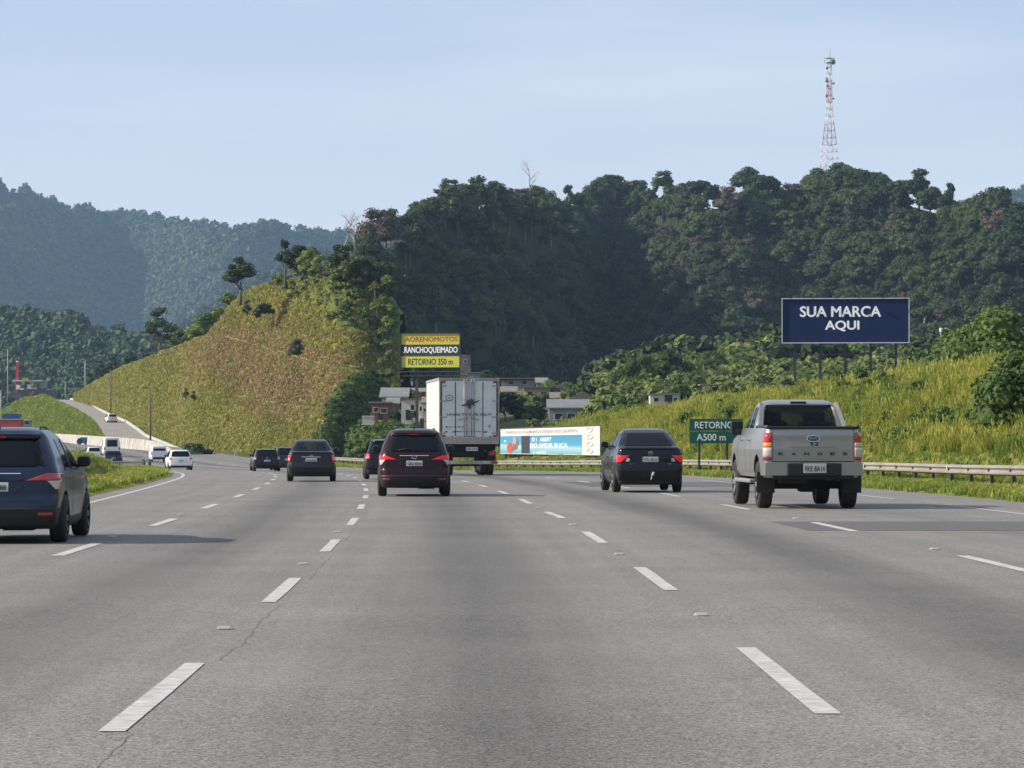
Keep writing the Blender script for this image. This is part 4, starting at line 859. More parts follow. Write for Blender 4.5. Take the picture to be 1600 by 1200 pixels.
def wheel(parent, x, y, R, w, rim, side, spokes=5, key=None):
    k = (R, w, rim.name, spokes)
    if k not in _wheels:
        t = MB(); r = R * 0.66
        t.lathe([(-w / 2, r), (-w / 2 - 0.004, r + 0.03), (-w / 2, R - 0.03), (-w / 2 + 0.02, R - 0.006), (-w / 4, R), (w / 4, R), (w / 2 - 0.02, R - 0.006), (w / 2, R - 0.03), (w / 2 + 0.004, r + 0.03), (w / 2, r), (w / 2 - 0.03, r - 0.02), (-w / 2 + 0.03, r - 0.02), (-w / 2, r)], (0, 0, 0), 'x', 36)
        q = MB(); q.lathe([(-w / 2 + 0.03, 0.0), (-w / 2 + 0.03, r - 0.01), (w / 2 - 0.012, r - 0.005), (w / 2 + 0.012, r - 0.008), (w / 2 + 0.012, r - 0.035), (w / 2 - 0.06, r - 0.05), (w / 2 - 0.07, 0)], (0, 0, 0), 'x', 30, 1)
        for i in range(spokes):
            a = 2 * PI * i / spokes; ca, sa = math.cos(a), math.sin(a)
            def P(rad, off, xx): return (xx, ca * rad - sa * off, sa * rad + ca * off)
            hw = 0.16 * r * 5 / spokes * 1.3
            v = [P(0.05, -hw, w / 2 - 0.02), P(0.05, hw, w / 2 - 0.02), P(r - 0.02, hw * 0.8, w / 2 + 0.008), P(r - 0.02, -hw * 0.8, w / 2 + 0.008), P(0.05, -hw, w / 2 - 0.06), P(0.05, hw, w / 2 - 0.06), P(r - 0.02, hw * 0.8, w / 2 - 0.05), P(r - 0.02, -hw * 0.8, w / 2 - 0.05)]
            q.add(v, [(0, 1, 2, 3), (4, 7, 6, 5), (0, 4, 5, 1), (2, 6, 7, 3), (1, 5, 6, 2), (0, 3, 7, 4)], 0)
        q.lathe([(w / 2 - 0.07, 0.07), (w / 2 - 0.008, 0.06), (w / 2 - 0.004, 0.0)], (0, 0, 0), 'x', 14, 0)
        _wheels[k] = (t.mesh('tyre', V_tyre), q.mesh('rim', [rim, V_gap]))
    tm, rm = _wheels[k]
    o = empty('wheel', (side * x, y, R)); o.parent = parent
    if side < 0: o.rotation_euler = (0, 0, PI)
    for nm, me in (('tyre', tm), ('rim', rm)):
        c = bpy.data.objects.new(nm, me); COL.objects.link(c); c.parent = o
    return o
def car(name, label, cat, loc, rz, sp):
    root = empty(name, loc, rz); root.scale = (sp.get('sx', 1), 1, sp.get('sz', 1)); tag(root, label, cat, sp.get('group'))
    sh = Shape(sp['keys'], sp.get('rc', 0.16), sp.get('rf', 0.4), sp.get('bow', 0.05), sp.get('taper', 0.05)); W = sp['W']; R = sp['R']; tw = sp['tw']
    M = [sp['paint'], V_under, V_seat]
    body = bpy.data.objects.new('body', sh.mesh('body', M)); COL.objects.link(body); cut = []
    for y in sp['wheels']:
        for sd in (1, -1):
            c = MB(); c.lathe([(0, 0.001), (0, R + 0.045), (0.5, R + 0.045), (0.5, 0.001)], (sd * (W - 0.30) if sd > 0 else -(W + 0.2), y, R + 0.005), 'x', 30, 0)
            o = c.build('cutter', V_under); bm = bmesh.new(); bm.from_mesh(o.data); bmesh.ops.remove_doubles(bm, verts=bm.verts, dist=0.003); bmesh.ops.recalc_face_normals(bm, faces=bm.faces); bm.to_mesh(o.data); bm.free(); cut.append(o)
    # hollow cabin and window openings
    g = sp['cabin']      # z0, z1 of the cavity
    k2 = sh.k.copy(); inner = [(z, *sh.par(z)) for z in np.linspace(g[0], g[1], 9)]
    inner = [(z, yr + 0.09, yf - 0.10, w - 0.055) for z, yr, yf, w in inner]
    fl = g[2]; inner = [(z, max(yr, sp.get('cab_y0', 0.3)), min(yf, sp.get('cab_y1', 9)), w) for z, yr, yf, w in inner]
    s2 = Shape([(fl, *inner[0][1:])] + [(z + 1e-4, a, b, w) for z, a, b, w in inner], rc=0.12, rf=0.3, bow=0.03, taper=sp.get('taper', 0.05)); s2.L = sh.L
    o = bpy.data.objects.new('cutter', s2.mesh('cutter', [V_seat])); COL.objects.link(o); cut.append(o)
    win = []
    for (mode, z0, z1, a0, a1, side, nm) in sp['windows']:
        c = MB(); sh.patch(c, mode, z0, z1, a0, a1, off=0.06, depth=0.22, side=side, na=10, nz=6); cut.append(c.build('cutter', V_gap)); win.append((mode, z0, z1, a0, a1, side, nm))
    boolean(body, cut); body.parent = root
    bm = bmesh.new(); bm.from_mesh(body.data)
    for e in bm.edges:
        if len(e.link_faces) == 2 and e.calc_face_angle(0) > math.radians(38): e.smooth = False
    bm.to_mesh(body.data); bm.free()
    for (mode, z0, z1, a0, a1, side, nm) in win:
        c = MB(); f0 = a0 if callable(a0) else (lambda z, a0=a0: a0); f1 = a1 if callable(a1) else (lambda z, a1=a1: a1); e = 0.012
        sh.patch(c, mode, z0 - e, z1 + e, lambda z: f0(z) - e, lambda z: f1(z) + e, off=0.002, depth=0.012, side=side, nz=8); c.build(nm, sp.get('glass', V_glass), root)
    for y in sp['wheels']:
        for sd in (1, -1): wheel(root, W - tw / 2 + 0.012, y, R, tw, sp['rim'], sd, sp.get('spokes', 5))
    # underbody, axle, seats
    u = MB(); L = sh.L; u.box((0, L / 2, 0.30), (W * 1.15, L * 0.9, 0.16)); u.box((0, sp['wheels'][0], 0.26), (W * 1.3, 0.14, 0.12)); u.box((0.3, 0.4, 0.25), (0.4, 0.35, 0.14)); u.tube([(-W * 0.45, 0.08, 0.24), (-W * 0.45, 0.7, 0.26)], 0.03, 8); u.build('underbody', V_under, root)
    for (y, n) in sp.get('seats', ()):
        for i in range(n):
            x = (-0.38, 0.38)[i] if n == 2 else (-0.42, 0, 0.42)[i]; zt = g[0] + 0.22
            c = MB(); c.box((x, y, zt - 0.32), (0.44, 0.12, 0.62), bev=0.04); c.box((x, y, zt + 0.06), (0.24, 0.09, 0.16), bev=0.035); c.build('seat', V_seat, root)
    if sp.get('mirror'):
        y, z, w_, h_ = sp['mirror']
        for sd in (1, -1):
            p = sh.pt(y, z, 'y', sd, 0.0); mm = Vector((p.x + sd * (0.02 + w_ / 2), y, z + 0.05))
            c = MB(); c.box(mm, (w_, 0.15, h_), bev=0.062); c.tube([(p.x - sd * 0.03, y, z - 0.02), (mm.x, y, z - 0.0)], 0.03, 6)
            o = c.build('wing_mirror', sp.get('mirror_mat', V_blk), root); c = MB(); c.box((mm.x, mm.y - 0.078, mm.z), (w_ * 0.8, 0.004, h_ * 0.75)); c.build('mirror_glass', plainc('mirror_glass', (0.03, 0.035, 0.045), 0.12, 0.3), o)
    # shut lines of doors and tailgate
    c = MB()
    for (mode, z0, z1, a0, a1, side) in sp.get('gaps', ()): sh.patch(c, mode, z0, z1, a0, a1, off=0.0015, depth=0.008, side=side, nz=max(2, int(abs(z1 - z0) / 0.05)), na=(12 if abs((a1 if not callable(a1) else a1(z0)) - (a0 if not callable(a0) else a0(z0))) > 0.1 else 1))
    if c.v: c.build('shut_lines', V_gap, root)
    for (nm, mat, mode, z0, z1, a0, a1, side, off, par) in sp.get('bits', ()):
        c = MB(); sh.patch(c, mode, z0, z1, a0, a1, off=off, depth=off + 0.012, side=side, nz=10, na=14 if mode != 'y' else 14)
        o = c.build(nm, mat, root)
    if sp.get('plate'):
        z, txt, wd, ht = sp['plate']; p = sh.pt(0.0, z, 'x', 1, 0.012); q = sh.pt(0.0, z + 0.06, 'x', 1, 0.012); up = (q - p).normalized()
        pl = MB(); pl.box((0, 0, 0), (wd, 0.01, ht), bev=0.002); o = pl.build('licence_plate', sp.get('plate_mat', V_plate), root); o.location = p + Vector((0, -0.006, 0)); o.rotation_euler = (math.atan2(-up.y, up.z) * -1 * -1, 0, 0)
        text_obj(txt, wd * 0.86, ht * 0.55, V_ptext, face_matrix((0, -0.006, -0.008), (1, 0, 0)), o, 'plate_characters', 0.01, 0.0015)
    if sp.get('emblem'):
        z, w_, h_ = sp['emblem']; p = sh.pt(0.0, z, 'x', 1, 0.008); e = MB()
        e.lathe([(0.006, 0.0), (0.006, 0.62), (0.0, 0.62)], (0, 0, 0), 'y', 24); ring = MB()
        pts = [(math.cos(t) * w_ / 2, 0, math.sin(t) * h_ / 2) for t in np.linspace(0, 2 * PI, 25)]
        ring.tube(pts, 0.008, 6, caps=False); ring.tube([(-w_ * 0.25, 0, -h_ * 0.2), (0, 0, h_ * 0.3), (w_ * 0.25, 0, -h_ * 0.2)], 0.006, 4) if sp.get('emblem_in', 1) else ring.tube([(math.cos(t) * w_ / 4, 0, math.sin(t) * h_ / 2) for t in np.linspace(0, 2 * PI, 17)], 0.006, 4, caps=False)
        o = ring.build('emblem', V_chrome, root); o.location = p
    if sp.get('extra'): sp['extra'](root, sh)
    return root
def plainc(name, *a, **k): return MATS.get(name) or plain(name, *a, **k)

# ---- SUV (compact crossover with wrap-round lamps)
SUV_K = [(0.20, 0.16, 4.05, .78), (0.26, .08, 4.18, .83), (.36, .02, 4.27, .865), (.50, .0, 4.29, .88), (.62, .03, 4.28, .886), (.66, .05, 4.27, .886), (.78, .06, 4.20, .885), (.90, .07, 4.02, .880), (.97, .09, 3.72, .868), (1.02, .11, 3.35, .852), (1.08, .15, 3.02, .83), (1.20, .24, 2.80, .79), (1.32, .33, 2.58, .735), (1.44, .43, 2.30, .675), (1.50, .42, 2.12, .635), (1.55, .50, 1.95, .575), (1.585, .68, 1.78, .47), (1.60, .9, 1.6, .36)]
def suv_spec(pt, plate, lit):
    lin = lambda z, z0, z1, a, b: a + (b - a) * (z - z0) / (z1 - z0)
    w = []
    w.append(('x', 1.06, 1.43, lambda z: -lin(z, 1.06, 1.43, .66, .55), lambda z: lin(z, 1.06, 1.43, .66, .55), 1, 'rear_window'))
    w.append(('f', 1.10, 1.46, lambda z: -lin(z, 1.10, 1.46, .62, .50), lambda z: lin(z, 1.10, 1.46, .62, .50), 1, 'windscreen'))
    for sd in (1, -1):
        w.append(('y', 1.02, 1.42, lambda z: lin(z, 1.02, 1.42, .98, 1.08), lambda z: 1.62, sd, 'side_window'))
        w.append(('y', 1.02, 1.42, 1.72, lambda z: lin(z, 1.02, 1.42, 2.72, 2.12), sd, 'side_window'))
    gaps = []; bits = []
    for sd in (1, -1):
        gaps += [('y', .34, 1.44, 1.66, 1.675, sd), ('y', .34, 1.0, 2.86, 2.872, sd), ('y', .70, 1.0, 0.93, 0.942, sd), ('y', .34, .352, 1.0, 3.0, sd)]
        gaps.append(('s', .60, 1.0, .745, .754, sd))
        bits += [('tail_light', V_redlit if lit else V_red, 's', .868, .962, lambda z: lin(z, .868, .962, .44, .70), lambda z: lin(z, .868, .962, 1.10, 1.20), sd, .014, 0),
                 ('lamp_lens', V_clear, 's', .745, .864, lambda z: lin(z, .745, .864, .84, .71), lambda z: lin(z, .745, .864, .90, .99), sd, .012, 0),
                 ('lamp_edge', V_red, 's', .70, .866, lambda z: lin(z, .70, .866, .875, .995), lambda z: lin(z, .70, .866, .93, 1.10), sd, .011, 0),
                 ('reflector', V_red, 's', .395, .43, .60, .80, sd, .012, 0),
                 ('sill_cladding', V_blk, 'y', .20, .34, .95, 3.0, sd, .012, 0),
                 ('window_trim', V_blk, 'y', .99, 1.012, .95, 2.75, sd, .006, 0)]
    gaps.append(('x', .575, .585, -.745, .745, 1)); gaps.append(('x', .86, .872, -.40, .40, 1))
    bits += [('bumper', V_blk, 's', .22, .50, -.98, .98, 1, .012, 0), ('spoiler', V_blk, 'x', 1.445, 1.475, -.56, .56, 1, .03, 0), ('brake_light', V_red, 'x', 1.455, 1.475, -.12, .12, 1, .036, 0), ('garnish', V_chrome, 'x', .955, .968, -.36, .36, 1, .010, 0)]
    def extra(root, sh):
        for sd in (1, -1):
            c = MB(); c.tube([(sd * .53, .80, 1.555), (sd * .51, 1.0, 1.598), (sd * .50, 1.6, 1.60), (sd * .51, 1.95, 1.55)], .016, 6); c.build('roof_rail', V_blk, root)
        c = MB(); c.add([(-.012, .62, 1.57), (.012, .62, 1.57), (.012, .74, 1.585), (-.012, .74, 1.585), (-.004, .56, 1.65), (.004, .56, 1.65), (.004, .6, 1.655), (-.004, .6, 1.655)], [(0, 1, 5, 4), (1, 2, 6, 5), (2, 3, 7, 6), (3, 0, 4, 7), (4, 5, 6, 7)]); c.build('antenna', V_blk, root)
        c = MB(); c.tube([(0, .135, 1.075), (-.18, .16, 1.13), (-.40, .155, 1.09)], .010, 5); c.build('rear_wiper', V_blk, root)
        for sd in (1, -1):
            a, b, c_ = sh.pt(.30, .70, 'x', sd, .006), sh.pt(.36, .80, 'x', sd, .006), None
            c = MB(); c.tube([a, b], .006, 4); c.build('tailgate_crease', V_blk, root)
    return dict(keys=SUV_K, W=.885, R=.335, tw=.215, wheels=(.86, 3.47), rim=V_rimdk, paint=pt, cabin=(1.02, 1.52, .72), cab_y0=.25, cab_y1=3.0, windows=w, gaps=gaps, bits=bits, seats=((2.05, 2), (1.05, 3)), mirror=(2.45, 1.06, .19, .16), mirror_mat=V_blk, rc=.22, plate=(.78, plate, .40, .125), emblem=(.925, .12, .085), extra=extra, sz=1.055)
# ---- three-box saloon
def sedan_spec(pt, plate, W, H, L, deck, lit, rim, kind=0, **kw):
    lin = lambda z, z0, z1, a, b: a + (b - a) * (z - z0) / (z1 - z0)
    K = [(.18, .14, L - .20, W - .10), (.24, .07, L - .08, W - .05), (.36, .01, L, W - .015), (.50, .0, L, W), (.60, .02, L - .01, W), (.68, .05, L - .04, W), (.80, .06, L - .22, W - .005), (.90, .07, L - .75, W - .02),
         (deck - .05, .08, L - 1.05, W - .04), (deck - .01, .12, L - 1.25, W - .06), (deck + .02, .46, L - 1.42, W - .085), (deck + .07, .62, L - 1.52, W - .11), (deck + .2, .84, L - 1.74, W - .18), (H - .10, 1.14, L - 2.1, W - .27), (H - .05, 1.28, L - 2.25, W - .33), (H - .02, 1.45, L - 2.4, W - .41), (H, 1.7, L - 2.65, W - .52)]
    d = deck; w = [('x', d + .045, H - .075, lambda z: -lin(z, d, H, W - .14, W - .37), lambda z: lin(z, d, H, W - .14, W - .37), 1, 'rear_window'),
                   ('f', d + .06, H - .09, lambda z: -(W - .30), lambda z: W - .30, 1, 'windscreen')]
    gaps = []; bits = []
    for sd in (1, -1):
        w.append(('y', d + .005, H - .09, lambda z: lin(z, d, H, 1.02, 1.42), 1.98, sd, 'side_window')); w.append(('y', d + .005, H - .09, 2.08, lambda z: lin(z, d, H, L - 1.72, L - 2.32), sd, 'side_window'))
        gaps += [('y', .30, H - .07, 2.02, 2.034, sd), ('y', .30, d - .02, L - 1.50, L - 1.488, sd), ('y', .62, d - .02, 1.05, 1.062, sd), ('y', .30, .312, 1.1, L - 1.35, sd)]
        if kind == 0:      # lamps that sweep round the corner
            bits += [('tail_light', V_redlit if lit else V_red, 's', .70, .855, lambda z: lin(z, .70, .855, W - .12, W - .34), lambda z: lin(z, .70, .855, W + .10, W + .22), sd, .012, 0), ('lamp_lens', V_clear, 's', .715, .79, W - .34, lambda z: W - .235 - (z - .715) * .5, sd, .012, 0)]
            gaps += [('s', .60, d - .04, W - .36, W - .35, sd)]
        else:
            bits += [('tail_light', V_redlit if lit else V_red, 's', .70, .93, lambda z: lin(z, .70, .93, W - .08, W - .16), lambda z: lin(z, .70, .93, W + .12, W + .18), sd, .012, 0), ('lamp_lens', V_clear, 's', .76, .83, W - .08, W + .06, sd, .014, 0)]
            gaps += [('s', .60, d - .04, W - .18, W - .17, sd)]
        bits.append(('window_trim', V_blk, 'y', d - .02, d - .004, 1.0, L - 1.75, sd, .006, 0))
        bits.append(('door_handle', pt, 'y', .80, .825, 1.28, 1.46, sd, .03, 0)); bits.append(('door_handle', pt, 'y', .79, .815, 2.25, 2.43, sd, .03, 0))
    gaps += [('x', .585, .596, -(W - .30), W - .30, 1)]
    bits += [('boot_lid_edge', pt, 'x', d - .045, d - .02, -(W - .16), W - .16, 1, .035, 0), ('bumper_skirt', V_blk, 's', .19, .27, -.95, .95, 1, .010, 0), ('garnish', V_chrome if kind else pt, 'x', .86, .875, -.34, .34, 1, .014, 0), ('plate_recess', V_gap, 'x', .695, .83, -.24, .24, 1, .002, 0)]
    return dict(keys=K, W=W, R=.315, tw=.20, wheels=(.95, L - .90), rim=rim, paint=pt, cabin=(d + .0, H - .05, .62), cab_y0=.95, cab_y1=L - 1.5, windows=w, gaps=gaps, bits=bits, seats=((2.2, 2), (1.3, 2)), mirror=(L - 1.78, d + .02, .19, .14), mirror_mat=pt, plate=(.765, plate, .40, .12), emblem=(.90, .11, .085), **kw)
# ---- hatchback
def hatch_spec(pt, plate, W=.83, H=1.48, L=3.9, lit=False, rim=None, **kw):
    lin = lambda z, z0, z1, a, b: a + (b - a) * (z - z0) / (z1 - z0)
    K = [(.18, .12, L - .20, W - .10), (.26, .05, L - .06, W - .04), (.40, .0, L, W - .01), (.55, .02, L, W), (.70, .05, L - .05, W), (.82, .07, L - .25, W - .01), (.92, .09, L - .8, W - .03), (.98, .12, L - 1.1, W - .06), (1.06, .17, L - 1.3, W - .09), (1.2, .26, L - 1.55, W - .14), (H - .10, .38, L - 1.9, W - .20), (H - .05, .40, L - 2.1, W - .24), (H - .015, .55, L - 2.3, W - .32), (H, .8, L - 2.5, W - .42)]
    w = [('x', 1.0, H - .12, lambda z: -lin(z, 1.0, H, W - .20, W - .30), lambda z: lin(z, 1.0, H, W - .20, W - .30), 1, 'rear_window'), ('f', 1.06, H - .1, lambda z: -(W - .28), lambda z: W - .28, 1, 'windscreen')]
    gaps = []; bits = []
    for sd in (1, -1):
        w.append(('y', .98, H - .1, lambda z: lin(z, .98, H, .75, .9), 1.62, sd, 'side_window')); w.append(('y', .98, H - .1, 1.72, lambda z: lin(z, .98, H, L - 1.45, L - 2.05), sd, 'side_window'))
        gaps += [('y', .30, H - .08, 1.66, 1.674, sd), ('y', .3, .95, L - 1.35, L - 1.338, sd), ('s', .58, .97, W - .20, W - .19, sd)]
        bits += [('tail_light', V_redlit if lit else V_red, 's', .78, .96, lambda z: W - .19, lambda z: lin(z, .78, .96, W + .10, W + .16), sd, .012, 0), ('lamp_lens', V_clear, 's', .80, .85, W - .16, W + .05, sd, .014, 0)]
    gaps += [('x', .57, .58, -(W - .2), W - .2, 1)]
    bits += [('bumper_skirt', V_blk, 's', .20, .34, -.9, .9, 1, .010, 0), ('spoiler', pt, 'x', H - .10, H - .075, -(W - .32), W - .32, 1, .03, 0)]
    return dict(keys=K, W=W, R=.30, tw=.185, wheels=(.62, L - .78), rim=rim or V_rimdk, paint=pt, cabin=(.98, H - .05, .62), cab_y0=.28, cab_y1=L - 1.3, windows=w, gaps=gaps, bits=bits, seats=((1.9, 2), (.95, 2)), mirror=(L - 1.5, 1.0, .17, .13), mirror_mat=V_blk, plate=(.70, plate, .38, .11), emblem=(.90, .09, .07), **kw)

P_navy = paint('navy_paint', (0.016, 0.029, 0.056), 0.45, 0.28); P_maroon = paint('maroon_paint', (0.022, 0.0035, 0.006), 0.35, 0.28); P_black = paint('black_paint', (0.005, 0.006, 0.010), 0.2, 0.22)
P_grey = paint('charcoal_paint', (0.022, 0.024, 0.027), 0.4, 0.3); P_white = paint('white_paint', (0.72, 0.72, 0.70), 0.0, 0.35); P_silver = paint('silver_beige_paint', (0.335, 0.33, 0.31), 0.75, 0.36); P_dkblue = paint('dark_blue_paint', (0.015, 0.022, 0.04), 0.3, 0.25)
def place(px, y, extra=0.0): return Vector(((px - 800) / F * y, y, float(RZ(y)))), heading(y + 2) + extra
def mk(name, label, cat, px, y, sp, turn=0.0, **kw):
    loc, h = place(px, y, turn); sp.update(kw); return car(name, label, cat, loc, h, sp)
mk('crossover_suv', 'navy blue crossover suv half cut off by the left edge', 'suv', -11, 43.0, suv_spec(P_navy, 'PYI 3G88', False), sz=.985)
mk('crossover_suv', 'dark maroon crossover suv in the middle of the road ahead', 'suv', 647.5, 79.3, suv_spec(P_maroon, 'GIG 8I34', True))
cs_ = sedan_spec(P_black, 'DYL 9C13', .88, 1.475, 4.54, 1.03, True, V_rim)
def corolla_extra(root, sh):
    c = MB(); c.tube([(0, -.02, .30), (0, -.12, .33), (.02, -.14, .44)], .02, 6); c.tube([(.02, -.14, .40), (.06, -.13, .47)], .035, 6); c.build('tow_hitch', V_clear, root)
    for sd in (1, -1):
        text_obj('COROLLA' if sd < 0 else 'XEi', .17 if sd < 0 else .09, .022, V_chrome, face_matrix(sh.pt(.50, .66, 'x', sd, .004), (1, 0, 0)), root, 'badge', .01, .001)
cs_['extra'] = corolla_extra
mk('saloon_car', 'black saloon car with tow hitch right of the truck', 'car', 1017, 85.5, cs_, 0.035, sz=1.165, sx=1.04)
mk('saloon_car', 'charcoal saloon car with round headrests, left of the maroon suv', 'car', 486.5, 112.5, sedan_spec(P_grey, 'CUA 5A13', .845, 1.49, 4.3, 1.04, True, V_rimdk, 1, glass=V_glass2), 0.0)
mk('hatchback', 'black hatchback two lanes left, ahead of the charcoal saloon', 'car', 417.5, 187, hatch_spec(P_black, 'LQR 2H41'), 0.0, sz=.88, sx=.95)
mk('hatchback', 'small dark hatchback mostly hidden behind the charcoal saloon', 'car', 450, 200, hatch_spec(P_grey, 'FKE 4B02', lit=True), 0.0)
mk('hatchback', 'black hatchback mostly hidden behind the left of the maroon suv', 'car', 606, 121, hatch_spec(P_black, 'EWD 7J55', W=.86, H=1.52, lit=True), 0.0)
mk('hatchback', 'white hatchback by the left edge of the road', 'car', 282.5, 222, hatch_spec(P_white, 'OQB 6D10', W=.84, H=1.5), 0.0, sz=.94)
# ---- pickup truck
def pickup():
    loc, h = place(1272, 64.6, 0.03); root = empty('pickup_truck', loc, h); root.scale = (1.10, 1.06, 1.26); tag(root, 'silver beige double cab pickup truck on the right lane', 'pickup truck')
    W = .93; L = 5.2
    K = [(.50, .10, L - .15, W - .06), (.60, .09, L - .03, W - .01), (.75, .09, L, W), (.95, .09, L - .05, W), (1.10, .10, L - .35, W - .01), (1.18, .10, L - 1.0, W - .02), (1.24, .11, L - 1.3, W - .04), (1.30, .12, L - 1.38, W - .06)]
    sh = Shape(K, .10, .4, .02, .035); body = bpy.data.objects.new('body', sh.mesh('body', [P_silver, V_under, V_blk])); COL.objects.link(body); cut = []
    R = .385
    for y in (1.02, 4.25):
        for sd in (1, -1):
            c = MB(); c.lathe([(0, .001), (0, R + .075), (.5, R + .075), (.5, .001)], (sd * (W - .32) if sd > 0 else -(W + .18), y, R + .03), 'x', 32); o = c.build('cutter', V_under)
            bm = bmesh.new(); bm.from_mesh(o.data); bmesh.ops.remove_doubles(bm, verts=bm.verts, dist=.003); bmesh.ops.recalc_face_normals(bm, faces=bm.faces); bm.to_mesh(o.data); bm.free(); cut.append(o)
    c = MB(); c.box((0, .92, 1.2), (1.56, 1.45, .7)); cut.append(c.build('cutter', V_blk)); boolean(body, cut); body.parent = root
    # cab: a second shell with openings
    CK = [(1.10, 1.66, L - 1.45, W - .03), (1.22, 1.70, L - 1.50, W - .055), (1.34, 1.74, L - 1.66, W - .10), (1.50, 1.80, L - 1.92, W - .155), (1.63, 1.88, L - 2.15, W - .205), (1.71, 1.95, L - 2.3, W - .25), (1.75, 2.1, L - 2.5, W - .33), (1.77, 2.3, L - 2.7, W - .44)]
    cs = Shape(CK, .14, .3, .04, 0.0); cs.L = 6; cab = bpy.data.objects.new('cab', cs.mesh('cab', [P_silver, V_under, V_seat])); COL.objects.link(cab); cut = []
    ik = [(1.0, 1.8, L - 1.6, W - .12)] + [(z, a + .08, b - .09, w - .05) for z, a, b, w in [(zz, *cs.par(zz)) for zz in (1.15, 1.3, 1.5, 1.64, 1.715)]]
    s2 = Shape(ik, .1, .25, .03, 0); s2.L = 6; o = bpy.data.objects.new('cutter', s2.mesh('cutter', [V_seat])); COL.objects.link(o); cut.append(o)
    wins = [('x', 1.33, 1.68, lambda z: -(.70 - (z - 1.3) * .22), lambda z: .70 - (z - 1.3) * .22, 1, 'rear_window'), ('f', 1.34, 1.67, lambda z: -.62, lambda z: .62, 1, 'windscreen')]
    for sd in (1, -1): wins += [('y', 1.26, 1.64, lambda z: 1.98 + (z - 1.26) * .35, 2.55, sd, 'side_window'), ('y', 1.26, 1.64, 2.66, lambda z: 3.55 - (z - 1.26) * 1.15, sd, 'side_window')]
    for (m_, z0, z1, a0, a1, sd, nm) in wins: c = MB(); cs.patch(c, m_, z0, z1, a0, a1, off=.06, depth=.24, side=sd, nz=6); cut.append(c.build('cutter', V_gap))
    boolean(cab, cut); cab.parent = root
    for ob in (body, cab):
        bm = bmesh.new(); bm.from_mesh(ob.data)
        for e in bm.edges:
            if len(e.link_faces) == 2 and e.calc_face_angle(0) > math.radians(38): e.smooth = False
        bm.to_mesh(ob.data); bm.free()
    for (m_, z0, z1, a0, a1, sd, nm) in wins:
        f0 = a0 if callable(a0) else (lambda z, a=a0: a); f1 = a1 if callable(a1) else (lambda z, a=a1: a)
        c = MB(); cs.patch(c, m_, z0 - .012, z1 + .012, lambda z: f0(z) - .012, lambda z: f1(z) + .012, off=.002, depth=.012, side=sd, nz=8); c.build(nm, V_glass2, root)
    for sd in (1, -1):
        wheel(root, W - .14, 1.02, R, .25, V_rim, sd, 6); wheel(root, W - .14, 4.25, R, .25, V_rim, sd, 6)
        c = MB(); c.box((sd * (W - .12), .62, .42), (.34, .02, .34), bev=.004); c.build('mud_flap', V_tyre, root)
        c = MB(); c.box((sd * (W - .02), 2.65, .43), (.16, 2.2, .06), bev=.02); c.build('side_step', V_galvl, root)
        c = MB(); sh.patch(c, 's', .78, 1.22, .765, .99, off=.014, side=sd, nz=8, depth=.03); o = c.build('tail_light', V_red, root)
        c = MB(); sh.patch(c, 's', .995, 1.06, .77, .985, off=.019, side=sd, nz=3, depth=.01); c.build('turn_signal', V_amber if sd < 0 else V_clear, root)
        c = MB(); sh.patch(c, 's', .83, .985, .77, .985, off=.019, side=sd, nz=3, depth=.01); c.build('reversing_lens', V_clear, root)
        # bumper corner in metal, black centre step
        c = MB(); v = []
        for zz, xi in ((.54, .50), (.74, .40)):
            v += [(sd * xi, -.02, zz), (sd * (W - .03), .0, zz), (sd * (W + .005), .16, zz), (sd * (W + .005), .42, zz), (sd * (W - .06), .42, zz), (sd * xi, .12, zz)]
        c.add(v, [(0, 1, 7, 6), (1, 2, 8, 7), (2, 3, 9, 8), (3, 4, 10, 9), (4, 5, 11, 10), (5, 0, 6, 11), (5, 4, 3, 2, 1, 0), (6, 7, 8, 9, 10, 11)]); c.build('bumper_end', P_silver, root)
        p = cs.pt(3.45, 1.27, 'y', sd, 0); c = MB(); c.box((p.x + sd * .17, 3.42, 1.30), (.24, .16, .24), bev=.05); c.tube([(p.x - sd * .02, 3.42, 1.22), (p.x + sd * .1, 3.42, 1.22)], .035, 6); o = c.build('wing_mirror', V_blk, root)
        c = MB(); c.box((p.x + sd * .17, 3.337, 1.32), (.18, .004, .17)); c.build('mirror_glass', plainc('mirror_glass', (.03, .035, .045), .12, .3), o)
        for y0 in (2.0, 2.95): c = MB(); c.box((sd * (W + .012), y0 + .1, 1.10), (.03, .17, .03), bev=.008); c.build('door_handle', V_chrome, root)
        # sail panel down to the bed side
        c = MB(); v = [(sd * (W - .17), 1.72, 1.62), (sd * (W - .20), 1.95, 1.74), (sd * (W - .12), 1.90, 1.28), (sd * (W - .10), 1.35, 1.30), (sd * (W - .24), 1.72, 1.60), (sd * (W - .28), 1.95, 1.70), (sd * (W - .22), 1.90, 1.28), (sd * (W - .18), 1.38, 1.30)]
        c.add(v, [(0, 1, 2, 3), (4, 7, 6, 5), (0, 3, 7, 4), (0, 4, 5, 1)]); c.build('sail_panel', P_silver, root)
        c = MB(); c.tube([(sd * (W - .10), .14, 1.315), (sd * (W - .10), 1.62, 1.315)], .035, 6); c.build('bed_rail', V_blk, root)
    gp = MB()
    for sd in (1, -1):
        sh.patch(gp, 's', .765, 1.29, .75, .757, off=.003, depth=.01, side=sd, nz=8, na=1)
        for y in (1.85, 2.62, 3.72): sh.patch(gp, 'y', .56, 1.22, y, y + .012, off=.0015, depth=.01, side=sd, nz=8, na=1)
    sh.patch(gp, 'x', .755, .768, -.75, .75, off=.004, depth=.01, nz=1, na=8); gp.build('shut_lines', V_gap, root)
    c = MB(); c.box((0, .02, .635), (1.0, .22, .20), bev=.02); c.box((0, .10, .53), (1.5, .1, .10), bev=.02); c.build('step_bumper', V_blk, root)
